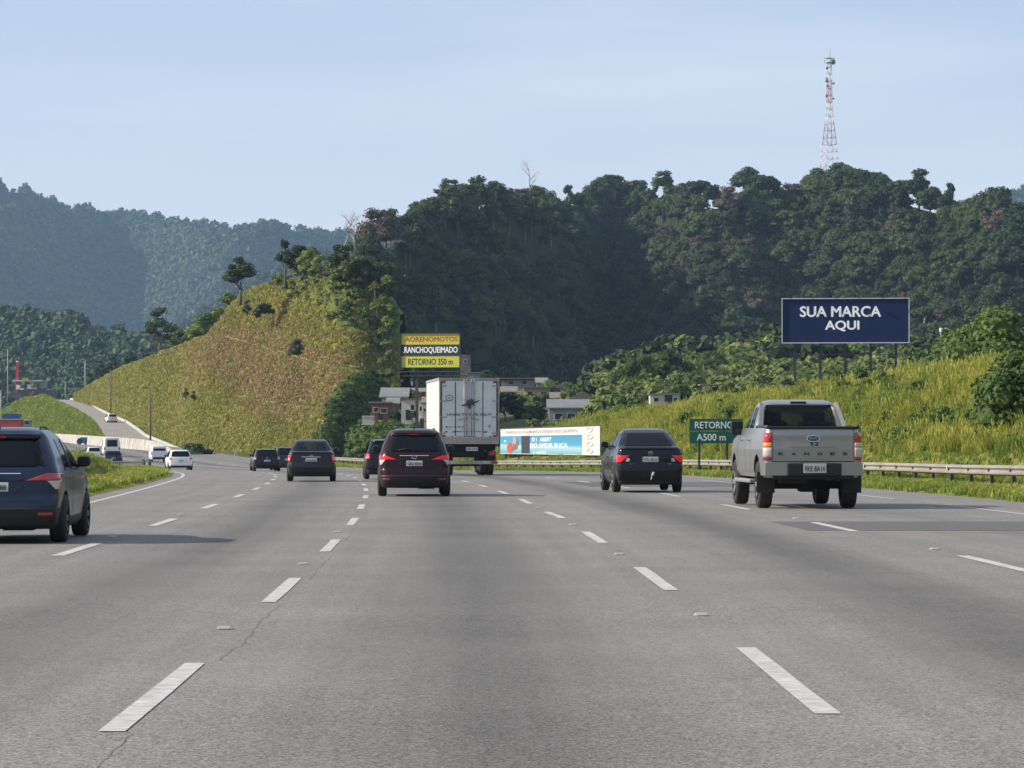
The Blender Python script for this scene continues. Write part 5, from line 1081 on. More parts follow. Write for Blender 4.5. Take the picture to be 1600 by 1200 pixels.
    c = MB(); c.box((0, .12, 1.305), (1.62, .07, .045), bev=.012); c.build('tailgate_cap', V_blk, root)
    c = MB(); c.box((0, .085, 1.0), (.9, .018, .02)); c.build('tailgate_crease', P_silver, root)
    c = MB(); pts = [(math.cos(t) * .12, 0, math.sin(t) * .05) for t in np.linspace(0, 2 * PI, 25)]; c.tube(pts, .008, 6, caps=False); c.add([(p[0] * .97, 0, p[2] * .97) for p in pts[:-1]], [tuple(range(24))], 1); c.tube([(-.07, -.006, -.008), (-.03, -.006, .018), (0, -.006, -.012), (.03, -.006, .016), (.07, -.006, -.004)], .006, 4); o = c.build('emblem', [V_chrome, plain('emblem_blue', (.06, .10, .16), .3)], root); o.location = (0, .078, 1.13)
    for i, ch in enumerate('RANGER'): text_obj(ch, .085, .042, V_gap, face_matrix((-.60 + i * .24, .085, .885), (1, 0, 0)), root, 'badge_letter', .03, .004)
    text_obj('3.2', .15, .05, V_gap, face_matrix((0.02, .085, 1.045), (1, 0, 0)), root, 'badge', .03, .004)
    c = MB(); c.box((0, 0, 0), (.42, .012, .15), bev=.004); o = c.build('licence_plate', V_plate, root); o.location = (0.0, -.105, .655); text_obj('FKE 8A14', .36, .085, V_ptext, face_matrix((0, -.007, -.008), (1, 0, 0)), o, 'plate_characters', .01, .0015)
    c = MB(); c.box((0, 2.0, .60), (1.1, 3.8, .16)); c.box((0, 1.02, .38), (1.3, .12, .14)); c.box((0, 1.02, .40), (.30, .3, .28), bev=.06); c.box((0, 4.25, .42), (1.3, .3, .16)); c.box((-.35, .3, .50), (.5, .4, .18), bev=.03); c.tube([(.45, .05, .47), (.45, .8, .5)], .035, 8); c.build('chassis', V_under, root)
    c = MB(); c.box((0, 1.97, 1.715), (.30, .06, .05), bev=.012); c.build('brake_light', V_blk, root)
    for (y, xs) in ((3.0, (-.38, .38)), (2.2, (-.42, .42))):
        for x in xs: c = MB(); c.box((x, y, 1.1), (.48, .14, .62), bev=.05); c.box((x, y, 1.48), (.26, .10, .18), bev=.04); c.build('seat', V_seat, root)
    c = MB(); c.box((0, 3.25, 1.62), (.24, .03, .075), bev=.012); c.build('interior_mirror', V_seat, root)
V_galvl = plain('side_step_alloy', (.35, .34, .32), .4, metal=.5)
pickup()
# ---- box truck
def truck():
    y0 = 140.0; loc, h = place(733, y0, 0.004); root = empty('box_truck', loc, h); tag(root, 'tall white box truck with closed rear doors, in the centre lane', 'truck')
    Wd = 2.62; L = 10.0; z0 = 1.62; z1 = 4.28
    Mb = plain('truck_box_white', (0.70, 0.69, 0.64), 0.5, var=0.12, scale=0.7); Md = plain('truck_door_panel', (0.60, 0.63, 0.64), 0.45, var=0.13, scale=1.6); Mf = plain('worn_aluminium', (0.34, 0.32, 0.29), 0.5, metal=0.4, var=0.25, scale=2)
    c = MB(); c.box((0, L / 2 + .05, (z0 + z1) / 2), (Wd, L - .1, z1 - z0)); c.build('cargo_box', Mb, root)
    for sd in (1, -1):
        c = MB()
        for i in range(9): c.box((sd * (Wd / 2 + .006), .6 + i * 1.15, (z0 + z1) / 2), (.012, .03, z1 - z0 - .2))
        c.box((sd * (Wd / 2 + .01), L / 2, z1 - .05), (.03, L, .12)); c.box((sd * (Wd / 2 + .01), L / 2, z0 + .05), (.03, L, .12)); c.build('side_rail', Mf, root)
    c = MB(); f = .11
    for sd in (1, -1): c.box((sd * (Wd / 2 - f / 2 + .004), -.0, (z0 + z1) / 2), (f, .12, z1 - z0 + .004))
    c.box((0, -.002, z1 - f / 2 + .004), (Wd - 2 * f - .01, .12, f)); c.box((0, -.04, z0 - .09), (Wd, .16, .30), bev=.015); c.build('door_frame', Mf, root)
    for sd in (-1, 1):
        dr = MB(); wdr = (Wd - 2 * f) / 2 - .015; cx = sd * (wdr / 2 + .008)
        dr.box((cx, -.03, (z0 + z1 - f) / 2 + .03), (wdr, .05, z1 - z0 - f - .09), bev=.006); d = dr.build('rear_door', Md, root)
        c = MB(); c.box((cx, -.058, (z0 + z1) / 2 - .02), (.035, .012, z1 - z0 - .3)); c.build('panel_joint', V_gap, d)
        for xx in (.10, .22):
            c = MB(); c.tube([(sd * xx, -.085, z0 + .02), (sd * xx, -.085, z1 - .06)], .019, 8)
            for zz in (z0 + .1, z0 + .9, z0 + 1.7, z1 - .2): c.box((sd * xx, -.075, zz), (.09, .035, .05))
            c.build('locking_bar', Mf, d)
        c = MB(); c.box((sd * .30, -.10, z0 + .85), (.34, .02, .035)); c.build('door_handle', Mf, d)
        for zz in (z0 + .25, z0 + .95, z0 + 1.65, z1 - .35):
            c = MB(); c.box((sd * (Wd / 2 - .19), -.07, zz), (.26, .02, .045)); c.build('hinge', Mf, d)
        c = MB(); c.box((sd * (Wd / 2 - .085), -.068, (z0 + z1) / 2), (.045, .012, z1 - z0 - .3)); c.build('door_seal', V_gap, d)
        for zz in (z1 - .18, z0 + .12):
            c = MB(); c.box((sd * (Wd / 2 - .20), -.068, zz), (.14, .02, .09), bev=.006); c.build('marker_light', V_red, root)
    Mt = plain('faded_black_lettering', (0.06, 0.065, 0.07), 0.7)
    text_obj('LINHA TT ELPE SOLIT', 1.95, .11, Mt, face_matrix((0, -.058, z0 + 1.06), (1, 0, 0)), root, 'lettering', .02, .003)
    text_obj('B A I R R O', .80, .07, Mt, face_matrix((-.62, -.058, z0 + .52), (1, 0, 0)), root, 'lettering', .02, .003)
    text_obj('sigam   limpos', 1.5, .06, Mt, face_matrix((.05, -.058, z0 + .32), (1, 0, 0)), root, 'lettering', .02, .003)
    c = MB(); pts = [(math.cos(t) * .16, 0, math.sin(t) * .12) for t in np.linspace(0, 2 * PI, 25)]; c.tube(pts, .014, 5, caps=False); c.tube([(-.07, 0, 0), (.07, 0, .0)], .012, 4); o = c.build('oval_mark', Mt, root); o.location = (-.86, -.062, z0 + 1.78)
    c = MB()      # dark torn emblem across the door joint
    bl = [(-.42, -.10), (-.30, -.02), (-.18, .0), (-.14, .16), (-.04, .14), (.0, .22), (.12, .22), (.14, .10), (.22, .04), (.42, .14), (.43, .17), (.24, .09), (.18, .0), (.24, -.10), (.14, -.06), (.06, -.04), (.02, -.22), (-.06, -.20), (-.10, -.08), (-.24, -.08), (-.30, -.10), (-.36, -.06)]
    c.add([(x, -.008, z) for x, z in bl] + [(x, .0, z) for x, z in bl], [tuple(range(len(bl)))] + [(i, i + len(bl), (i + 1) % len(bl) + len(bl), (i + 1) % len(bl)) for i in range(len(bl))]); o = c.build('dark_emblem', Mt, root); o.location = (0.03, -.10, z0 + 1.52)
    c = MB(); c.tube([(.72, 0, -.04), (.84, 0, -.04), (.80, 0, .06), (.72, 0, -.04)], .011, 4, caps=False); o = c.build('triangle_mark', Mt, root); o.location = (.1, -.062, z0 + .56)
    rg = random.Random(4); c = MB()
    for i in range(16): c.box((rg.uniform(-1.05, 1.05), -.058, z0 + rg.choice([.08, .1, .3, .33]) + rg.uniform(-.02, .02)), (rg.uniform(.03, .09), .004, rg.uniform(.02, .05)))
    c.build('dirt_stickers', Mt, root)
    # below the box
    c = MB(); c.box((0, 5, 1.32), (.9, 9.6, .24)); c.box((0, .35, 1.25), (Wd - .3, .5, .30), bev=.02); c.box((0, .30, .98), (1.4, .35, .36), bev=.05); c.box((-.9, .30, 1.0), (.30, .2, .30)); c.box((.9, .30, 1.0), (.30, .2, .30)); c.build('chassis', V_under, root)
    c = MB(); c.box((0, -.02, .58), (Wd - .15, .10, .15), bev=.01); o = c.build('rear_bumper', Mf, root)
    for sd in (1, -1):
        for k in range(2):
            c = MB(); c.box((sd * (Wd / 2 - .22 - k * .36), -.073, .58), (.28, .006, .11)); c.build('reflective_strip', V_red if k == 0 else V_clear, o)
        c = MB(); c.box((sd * .9, .1, .78), (.10, .12, .35)); c.build('bumper_bracket', V_under, root)
        c = MB(); c.box((sd * (Wd / 2 - .28), .04, .98), (.34, .06, .16), bev=.012); c.build('tail_light', V_red, root)
        c = MB(); c.box((sd * (Wd / 2 - .35), 1.4, .82), (.62, .02, .5), bev=.004); c.build('mud_flap', V_tyre, root)
    c = MB(); c.box((0, 0, 0), (.52, .01, .17), bev=.004); o = c.build('licence_plate', V_plate, root); o.location = (.12, -.03, 1.17); text_obj('MJR 4I78', .44, .09, V_ptext, face_matrix((0, -.006, -.008), (1, 0, 0)), o, 'plate_characters', .01, .0015)
    for y in (2.1, 3.35, 9.7):
        for sd in (1, -1):
            wheel(root, 1.06 if y < 9 else 1.08, y, .50, .28, V_rimdk, sd, 8)
            if y < 9: wheel(root, .74, y, .50, .28, V_rimdk, sd, 8)
    c = MB(); c.box((0, 2.7, .5), (1.9, .18, .2)); c.box((0, 2.1, .5), (1.5, .16, .2)); c.build('axle', V_under, root)
    c = MB(); c.box((0, L + 1.1, 1.85), (2.4, 1.9, 2.3), bev=.12); c.build('cab', Mb, root)
    for sd in (1, -1): c = MB(); c.box((sd * 1.42, L + 1.8, 2.3), (.2, .1, .5), bev=.03); c.tube([(sd * 1.2, L + 1.8, 2.4), (sd * 1.42, L + 1.8, 2.4)], .02, 5); c.build('wing_mirror', V_blk, root)
truck()
# ---- far traffic, built simply but with their parts
def van(name, label, px, y, sp_paint, W=.95, H=2.1, L=4.9, turn=0.0, zoff=None, z=None, sc=1.0):
    loc = Vector(((px - 800) / F * y, y, float(RZ(y)) if z is None else z)); root = empty(name, loc, heading(y) + turn); tag(root, label, 'van'); root.scale = (sc, sc, sc)
    sh = Shape([(.30, .05, L - .05, W - .03), (.6, .0, L, W), (1.0, .02, L - .1, W), (1.2, .04, L - .7, W - .02), (H - .5, .07, L - 1.1, W - .06), (H - .12, .10, L - 1.5, W - .11), (H - .03, .16, L - 1.7, W - .18), (H, .3, L - 1.9, W - .3)], .1, .3, .03, .02)
    b = bpy.data.objects.new('body', sh.mesh('body', [sp_paint])); COL.objects.link(b); b.parent = root
    for nm, m_, md, z0, z1, a0, a1, sd in (('rear_window', V_gap, 'x', 1.2, H - .3, -.62, .62, 1), ('windscreen', V_gap, 'f', 1.25, H - .3, -.62, .62, 1), ('side_window', V_gap, 'y', 1.2, H - .35, 2.3, 3.3, 1), ('side_window', V_gap, 'y', 1.2, H - .35, 2.3, 3.3, -1), ('tail_light', V_red, 's', .8, 1.15, .78, .98, 1), ('tail_light', V_red, 's', .8, 1.15, .78, .98, -1), ('bumper', V_blk, 's', .32, .55, -.95, .95, 1)):
        c = MB(); sh.patch(c, md, z0, z1, a0, a1, off=.012, side=sd, nz=4, na=6); c.build(nm, m_, root)
    for y_ in (.8, L - .8):
        for sd in (1, -1): wheel(root, W - .12, y_, .33, .2, V_rimdk, sd, 5)
    return root
van('white_van', 'white van seen over the railing left of the white hatchback', 249, 330, P_white, W=.84, H=1.75, L=4.4)
van('white_van', 'larger white van above the dark pickup on the far left bend', 175, 372, P_white, W=.95, H=2.3)
v = car('far_pickup', 'dark blue pickup with a white stripe behind the railing', 'pickup truck', Vector(((177 - 800) / F * 300, 300, float(RZ(300)))), heading(300), hatch_spec(P_dkblue, 'AVX 1C20', W=.9, H=1.42, L=4.8)); 
car('far_car', 'small dark car far away before the concrete barrier', 'car', Vector(((208 - 800) / F * 500, 500, float(RZ(500)))), heading(500), hatch_spec(P_dkblue, 'BTR 9K31'))
car('far_car', 'white car beside the small dark car before the barrier', 'car', Vector(((199 - 800) / F * 540, 540, float(RZ(540)))), heading(540), hatch_spec(P_white, 'KJW 3L77'))
car('far_car', 'white car low behind the grassy median bank', 'car', Vector(((148 - 800) / F * 345, 345, float(RZ(345)) )), heading(345) + .1, hatch_spec(P_white, 'GHT 5M19'))
_rz = float(at(176, 660.5, 530).z)
car('side_road_car', 'white car climbing the side road by the cut slope', 'car', at(176, 660.5, 530), 0.27, hatch_spec(P_white, 'DQS 8N62', H=1.5))
# ================================================================== STREET FURNITURE, SIGNS, BUILDINGS
# ---- guardrail right of the road: each post and each beam is a part
gr = empty('guardrail', road_pt(17, 50, 0)); tag(gr, 'long galvanised w beam guardrail along the right edge of the highway', 'guardrail'); g0 = gr.location.copy()
prof = [(0, .66), (-.075, .62), (-.082, .575), (-.02, .53), (0, .505), (-.02, .48), (-.082, .435), (-.075, .39), (0, .345)]
def beam_mesh(y0, y1, off):
    mb = MB(); n = 4; rows = []
    for i in range(n + 1):
        y = y0 + (y1 - y0) * i / n; dz = 0.018 * math.sin(y * 0.09) + 0.01 * math.sin(y * 0.23)
        rows.append([road_pt(17 + a - off, y, h + dz) - g0 for a, h in prof] + [road_pt(17 + a - off + .006, y, h + dz) - g0 for a, h in reversed(prof)])
    V = [v for r in rows for v in r]; m = len(rows[0]); F_ = [(i * m + k, (i + 1) * m + k, (i + 1) * m + (k + 1) % m, i * m + (k + 1) % m) for i in range(n) for k in range(m)]
    mb.add(V, F_, 0, False); return mb
y = 48.0; k = 0
while y < 385:
    beam_mesh(y, y + 4.3, 0.004 * (k % 2)).build('beam', M_galv, gr); y += 4.0; k += 1
pm = MB(); pm.box((0.06, 0, .16), (.11, .15, .72)); pm.box((-.01, 0, .50), (.10, .10, .20)); PM = pm.mesh('post', M_post)
bm_ = MB(); bm_.box((-.09, 0, .545), (.02, .10, .09)); BM = bm_.mesh('bolt_plate', plain('bolt_plate', (.62, .58, .52), .5))
y = 49.0; k = 0
while y < 384:
    o = bpy.data.objects.new('post', PM); COL.objects.link(o); o.parent = gr; o.location = road_pt(17, y, 0) - g0; o.rotation_euler = (0, 0, heading(y))
    if k % 5 == 2 and y < 200: b = bpy.data.objects.new('reflector_plate', BM); COL.objects.link(b); b.parent = o
    y += 3.2; k += 1
# ---- billboards
def board(name, label, x0, x1, y0, y1, z, mat, frame, posts, zg, tilt=0.0, nposts=4, depth=.25, fw=.10):
    c_ = at((x0 + x1) / 2, (y0 + y1) / 2, z); w = (x1 - x0) / F * z; h = (y1 - y0) / F * z
    t = empty(name, c_, tilt); tag(t, label, 'billboard')
    b = MB(); b.box((0, depth / 2, 0), (w, depth, h)); b.build('panel', mat, t)
    fr = MB()
    for s in (1, -1):
        fr.box((0, .0, s * (h / 2 + fw / 2 - .005)), (w + 2 * fw, depth + .06, fw)); fr.box((s * (w / 2 + fw / 2 - .005), .0, 0), (fw, depth + .06, h - .02))
    fr.build('frame', frame, t)
    for i in range(nposts):
        x = -w / 2 + w * (i + .5) / nposts; p = MB(); p.box((x, depth + .20, (h * .4 + (zg - c_.z)) / 2), (.28, .28, h * .4 - (zg - c_.z))); p.build('post', M_metal_dk, t)
    return t, w, h
M_navyb = plain('billboard_navy', (0.005, 0.014, 0.070), 0.8, var=0.08, scale=0.4, spec=0.2); M_frame = plain('pale_frame', (.5, .52, .55), .5); M_ltr = plain('white_letters', (.93, .93, .93), .6)
t, w, h = board('billboard', 'large navy billboard reading sua marca aqui above the grass bank', 1223, 1419, 467, 535, 350, M_navyb, M_frame, 4, 4.0, nposts=5, tilt=-.10)
text_obj('SUA MARCA', 8.75, 1.13, M_ltr, face_matrix((-.55, 0, 1.0), (1, 0, 0), out=.004), t, 'lettering', .045)
text_obj('AQUI', 3.65, 1.13, M_ltr, face_matrix((-.35, 0, -.58), (1, 0, 0), out=.004), t, 'lettering', .045)
c = MB(); c.box((0, -.45, -h / 2 - .30), (w, .35, .04)); c.box((0, .25, -h / 2 - 1.3), (w * .9, .08, .08)); c.build('catwalk', M_metal_dk, t)
for i in range(6):
    c = MB(); x = -w / 2 + .6 + i * (w - 1.2) / 5; c.tube([(x, .1, h / 2), (x, -.5, h / 2 + .45), (x, -.7, h / 2 + .5)], .035, 5); c.box((x, -.75, h / 2 + .5), (.26, .2, .22), bev=.03); c.build('floodlight', plainc('faded_red_lamp', (.30, .04, .04), .5) if i in (3, 5) else M_metal_dk, t)
M_yel = plain('sign_yellow', (.56, .54, .05), .6, var=.08, scale=.5); M_ink = plain('sign_black', (.02, .022, .035), .6); M_redl = plain('sign_red', (.42, .035, .04), .6)
t, w, h = board('roadside_billboard', 'yellow and black billboard in three bands above the truck', 625.5, 719.5, 521, 574, 345, M_yel, M_metal_dk, 2, -3.0, nposts=2, fw=.07, tilt=-.22)
c = MB(); c.box((0, -.02, .02), (w, .03, h * .335)); c.build('middle_band', M_ink, t)
text_obj('AORENOMOTOS', w * .90, h * .14, M_redl, face_matrix((.1, 0, h * .33), (1, 0, 0), out=.004), t, 'lettering', .045)
text_obj('.RANCHOQUEIMADO', w * .93, h * .205, M_ltr, face_matrix((.0, -.04, .0), (1, 0, 0), out=.004), t, 'lettering', .02)
text_obj('RETORNO 350 m', w * .76, h * .18, M_ink, face_matrix((-.0, 0, -h * .335), (1, 0, 0), out=.004), t, 'lettering', .02)
c = MB(); c.box((0, .3, -h / 2 - .45), (w * 1.1, .6, .12)); c.box((.5, .35, -h / 2 - .9), (w * 1.15, .5, .10)); c.build('lattice_beam', M_metal_dk, t)
# ---- green road sign
c_ = at(1119, 673.6, 160); t = empty('road_sign', c_, 0.04); tag(t, 'green road sign with white letters reading retorno, behind the pickup mirror', 'road sign')
M_sgn = plain('sign_green', (.005, .105, .072), .45, var=.06, scale=.6); w, h = 2.68, 1.22
for k, zc in enumerate((h / 4 + .006, -h / 4 - .006)):
    c = MB(); c.box((0, 0, zc), (w, .03, h / 2 - .012)); p = c.build('sign_panel', M_sgn, t)
text_obj('RETORNO', 1.92, .34, M_ltr, face_matrix((-.10, -.015, h / 4), (1, 0, 0), out=.003), t, 'lettering', .012); text_obj('A500 m', 1.45, .34, M_ltr, face_matrix((-.25, -.015, -h / 4), (1, 0, 0), out=.003), t, 'lettering', .012)
for x in (-.85, .55): c = MB(); c.box((x, .06, -1.2), (.10, .10, 2.4)); c.build('post', M_post, t)
# ---- long blue and white banner beside the rail (runs along the road)
A = at(782, 690, 246); B = at(938, 689, 205); A.z = float(at(782, 709, 246).z); B.z = float(at(938, 711.5, 205).z); hb_ = 1.92
t = empty('banner', A); tag(t, 'long weathered blue and white banner board beside the guardrail', 'banner'); D = (B - A); Ln = D.length; rgt_ = D.normalized(); upv = Vector((0, 0, 1)); nrm_ = rgt_.cross(upv).normalized()
def bp(u, v, o=0.0): return rgt_ * (u * Ln) + upv * (v * hb_) + nrm_ * o
def bquad(name, u0, u1, v0, v1, o, mat, parent): c = MB(); c.add([bp(u0, v0, o), bp(u1, v0, o), bp(u1, v1, o), bp(u0, v1, o), bp(u0, v0, o - .012), bp(u1, v0, o - .012), bp(u1, v1, o - .012), bp(u0, v1, o - .012)], [(0, 1, 2, 3), (4, 7, 6, 5), (0, 4, 5, 1), (1, 5, 6, 2), (2, 6, 7, 3), (3, 7, 4, 0)]); return c.build(name, mat, parent)
M_bw = plain('banner_white', (.52, .50, .48), .7, var=.06, scale=.4)
mb_, n_a, l_a, b_a = newmat('banner_sky_print'); tcx = n_a.new('ShaderNodeTexCoord'); sx = n_a.new('ShaderNodeSeparateXYZ'); rr_ = n_a.new('ShaderNodeMapRange'); rr_.inputs['From Min'].default_value = .1; rr_.inputs['From Max'].default_value = 1.7; cr = n_a.new('ShaderNodeValToRGB')
cr.color_ramp.elements[0].color = (.07, .27, .34, 1); cr.color_ramp.elements[1].color = (.03, .19, .34, 1); e_ = cr.color_ramp.elements.new(.32); e_.color = (.30, .46, .50, 1); e_ = cr.color_ramp.elements.new(.45); e_.color = (.06, .27, .40, 1); l_a.new(tcx.outputs['Object'], sx.inputs[0]); l_a.new(sx.outputs['Z'], rr_.inputs[0]); l_a.new(rr_.outputs[0], cr.inputs[0]); l_a.new(cr.outputs[0], b_a.inputs['Base Color']); b_a.inputs['Roughness'].default_value = .6
bquad('board', 0, 1, 0, 1, 0, M_bw, t); bquad('sky_print', .0, .842, .03, .70, .014, mb_, t); bquad('dark_stripe', .245, .335, .03, .70, .028, M_ink, t)
bquad('edge_shadow_strip', .998, 1.0, 0, 1.0, .01, M_ink, t)
c = MB(); c.tube([bp(0, 1.0, 0), bp(1, 1.0, 0)], .04, 5); c.build('top_rail', M_metal_dk, t)
def btext(s_, u, v, wd, ht, mat, bold=.03): text_obj(s_, wd, ht, mat, face_matrix(bp(u, v, .03), rgt_, out=0), t, 'lettering', bold)
M_faint = plain('faded_red_print', (.52, .42, .42), .7); M_fg = plain('faded_grey_print', (.42, .42, .42), .7)
btext('TODOS OS CAMINHOS LEVAM AO CENTRO', .43, .85, Ln * .74, .20, M_faint, .01); btext('O I   ABERT', .46, .55, Ln * .20, .26, M_ltr); btext('DO AMOR ELICA', .53, .33, Ln * .37, .30, M_ltr); btext('A GORA', .44, .07, Ln * .14, .12, M_ltr)
for i, v_ in enumerate((.86, .62, .38, .15)):
    c = MB(); pts = [bp(.915 + .022 * math.cos(a) * (1 + .3 * math.sin(3 * a + i)), v_ + .075 * math.sin(a), .02) for a in np.linspace(0, 2 * PI, 15)]; c.tube(pts, .022, 4, caps=False); c.build('outline_mark', M_fg, t)
M_fr = plain('print_red', (.42, .06, .04), .7); M_fb = plain('print_brown', (.20, .09, .07), .7); M_fgr = plain('print_grey', (.28, .27, .30), .7)
def bpoly(nm, pts, o_, mat): c = MB(); c.add([bp(u, v, o_) for u, v in pts], [tuple(range(len(pts)))]); c.build(nm, mat, t)
bpoly('printed_shape', [(.115 + .035 * math.cos(a), .24 + .22 * math.sin(a) * (1 + .15 * math.cos(a))) for a in np.linspace(0, 2 * PI, 18)[:-1]], .030, M_fr)
bpoly('printed_shape', [(.13, .12), (.165, .14), (.20, .22), (.215, .42), (.195, .62), (.175, .68), (.155, .66), (.145, .52), (.155, .34)], .034, M_fb); bpoly('printed_shape', [(.150, .40), (.185, .38), (.19, .58), (.172, .69), (.152, .64)], .038, M_fgr)
bpoly('printed_shape', [(.045, .50), (.055, .53), (.07, .52), (.068, .48), (.052, .47)], .03, M_ltr)
for i in range(7): c = MB(); u = .05 + i * .15; c.box(tuple(bp(u, -.28, -.1)), (.12, .12, 1.6)); c.build('post', M_post, t)
# ---- lattice tower
def tower():
    z = 1000.0; b = at(1296, 292, z); hgt = (292 - 95) / F * z; t = empty('lattice_tower', b, .35); tag(t, 'tall red and white lattice radio tower on the forest hill', 'tower')
    Mr = plain('tower_red', (.42, .12, .11), .6); Mw = plain('tower_white', (.62, .62, .62), .6)
    def hw(q): return np.interp(q, [0, .45, .62, 1.0], [2.7, 1.25, .62, .50])
    nseg = 18
    for cx, cy in ((1, 1), (1, -1), (-1, -1), (-1, 1)):
        m = MB()
        for i in range(nseg): a, c_ = i / nseg, (i + 1) / nseg; m.tube([(cx * hw(a), cy * hw(a), a * hgt), (cx * hw(c_), cy * hw(c_), c_ * hgt)], .11, 4, mi=(i // 3) % 2)
        m.build('leg', [Mr, Mw], t)
    for s in range(4):
        m = MB(); co = [(1, 1), (1, -1), (-1, -1), (-1, 1)]; A_, B_ = co[s], co[(s + 1) % 4]
        for i in range(nseg):
            a, c_ = i / nseg, (i + 1) / nseg; mi = (i // 3) % 2
            m.tube([(A_[0] * hw(a), A_[1] * hw(a), a * hgt), (B_[0] * hw(a), B_[1] * hw(a), a * hgt)], .06, 3, mi=mi)
            P_, Q_ = (A_, B_) if i % 2 else (B_, A_); m.tube([(P_[0] * hw(a), P_[1] * hw(a), a * hgt), (Q_[0] * hw(c_), Q_[1] * hw(c_), c_ * hgt)], .045, 3, mi=mi)
        m.build('bracing', [Mr, Mw], t)
    m = MB(); m.box((0, 0, hgt * .985), (2.5, 2.5, .12)); m.box((0, 0, hgt * 1.01 + .4), (2.6, 2.6, .05))
    for cx, cy in ((1, 1), (1, -1), (-1, -1), (-1, 1)): m.box((cx * 1.2, cy * 1.2, hgt + .2), (.1, .1, 1.2))
    m.build('platform', M_galv, t); m = MB(); m.tube([(.2, 0, hgt), (.2, 0, hgt + 5.2)], [.09, .04], 5); m.build('spire', M_galv, t)
    for i, (a, q, s_) in enumerate(((1, .99, .85), (-1, .94, .5), (-1, .84, .6), (-1, .80, .45), (1, .82, .4), (-1, .72, .5), (1, .70, .35), (1, .995, .6), (-1, .86, .4))):
        m = MB(); x = a * (hw(q) + .5 + .1 * (i % 3)); m.lathe([(-.12, 0), (-.12, s_ * .7), (.12, s_), (.05, s_ * .7), (0, 0)], (x, -.7, q * hgt), 'y', 12); m.tube([(x, -.6, q * hgt), (a * hw(q), 0, q * hgt)], .05, 4); m.build('dish_antenna', M_galv, t)
tower()
# ---- street lamps
def lamp(px, y0, y1, z, lab, arm=-1.0, pale=False):
    b = at(px, y1, z); h = (y1 - y0) / F * z; t = empty('street_lamp', b); tag(t, lab, 'street lamp', None)
    m = MB(); m.tube([(0, 0, -.5), (0, 0, h * .6), (0, 0, h)], [.13, .11, .08], 7); m.build('pole', M_concrete if pale else M_bark, t)
    m = MB(); m.tube([(0, 0, h * .98), (arm * .6, 0, h), (arm * 1.3, 0, h + .05)], .05, 5); m.build('arm', M_metal_dk, t); m = MB(); m.box((arm * 1.5, 0, h + .05), (.6, .25, .14), bev=.04); m.build('lamp_head', M_metal_dk, t)
lamp(235, 606, 690, 446, 'dark street lamp nearest, standing before the cut slope by the side road', -.6); lamp(173, 578, 652, 545, 'street lamp in the middle, beside the side road above the white car', -.6); lamp(133, 563, 620, 690, 'pale pole at the top of the side road', -.5, True)
lamp(12, 546, 625, 880, 'tall thin pole left of the red pylon', .5, True); lamp(1.5, 610, 656, 640, 'pale pole at the left picture edge above the suv', .4, True); lamp(102, 596, 628, 900, 'slender pole before the dark woods', .4, True)
c_ = at(1470, 552, 215); t = empty('bank_lamp', c_); tag(t, 'short white headed lamp post on the crest of the grass bank', 'lamp post'); m = MB(); m.tube([(0, 0, -.3), (0, 0, 1.45)], .035, 6); m.build('pole', M_concrete, t); m = MB(); m.box((0, 0, 1.55), (.17, .17, .28), bev=.05); m.build('lamp_head', M_ltr, t)
# ---- concrete barrier wall on the far bend
bw = [(398, 268, 716), (404, 261, 710), (412, 248, 703.5), (424, 225, 699), (438, 195, 696), (456, 160, 693.5), (482, 122, 690.5), (520, 86, 687.5), (600, 30, 683)]
bz = np.array(bw, float); wt = empty('barrier_wall', at(268, 716, 398)); tag(wt, 'long whitewashed concrete barrier wall curving round the far bend', 'barrier wall'); w0 = wt.location.copy()
ys = np.concatenate([np.arange(398, 460, 3.0), np.arange(460, 600, 7.0)])
for i in range(len(ys) - 1):
    P = []
    for yy in (ys[i], ys[i + 1] - .12):
        q = at(float(np.interp(yy, bz[:, 0], bz[:, 1])), float(np.interp(yy, bz[:, 0], bz[:, 2])), yy); P.append(q - w0)
    d = (P[1] - P[0]).normalized(); nn = Vector((d.y, -d.x, 0)); hh = 1.05; m = MB(); v = []
    for q in P: v += [q + nn * .3 - Vector((0, 0, .6)), q + nn * .12 + Vector((0, 0, hh)), q - nn * .12 + Vector((0, 0, hh)), q - nn * .3 - Vector((0, 0, .6))]
    m.add(v, [(0, 1, 5, 4), (1, 2, 6, 5), (2, 3, 7, 6), (0, 3, 2, 1), (4, 5, 6, 7)]); m.build('wall_panel', M_white_conc, wt)
# kerb wall beside the side road
kw = empty('kerb_wall', at(200, 662, 517)); tag(kw, 'low pale kerb wall along the right side of the side road', 'kerb wall'); k0 = kw.location.copy(); rows = P_ramp[:, -1]
for i in range(4, 56, 2):
    a, b = Vector(rows[i]) - k0, Vector(rows[i + 2]) - k0; d = (b - a); d.z = 0; d.normalize(); nn = Vector((d.y, -d.x, 0)); m = MB(); v = []
    b2 = a + (b - a) * .97
    for q in (a, b2): v += [q + nn * .05 - Vector((0, 0, .3)), q + nn * .05 + Vector((0, 0, .35)), q + nn * .35 + Vector((0, 0, .35)), q + nn * .35 - Vector((0, 0, .3))]
    m.add(v, [(0, 1, 5, 4), (1, 2, 6, 5), (2, 3, 7, 6), (0, 3, 2, 1), (4, 5, 6, 7)]); m.build('kerb_block', M_concrete, kw)
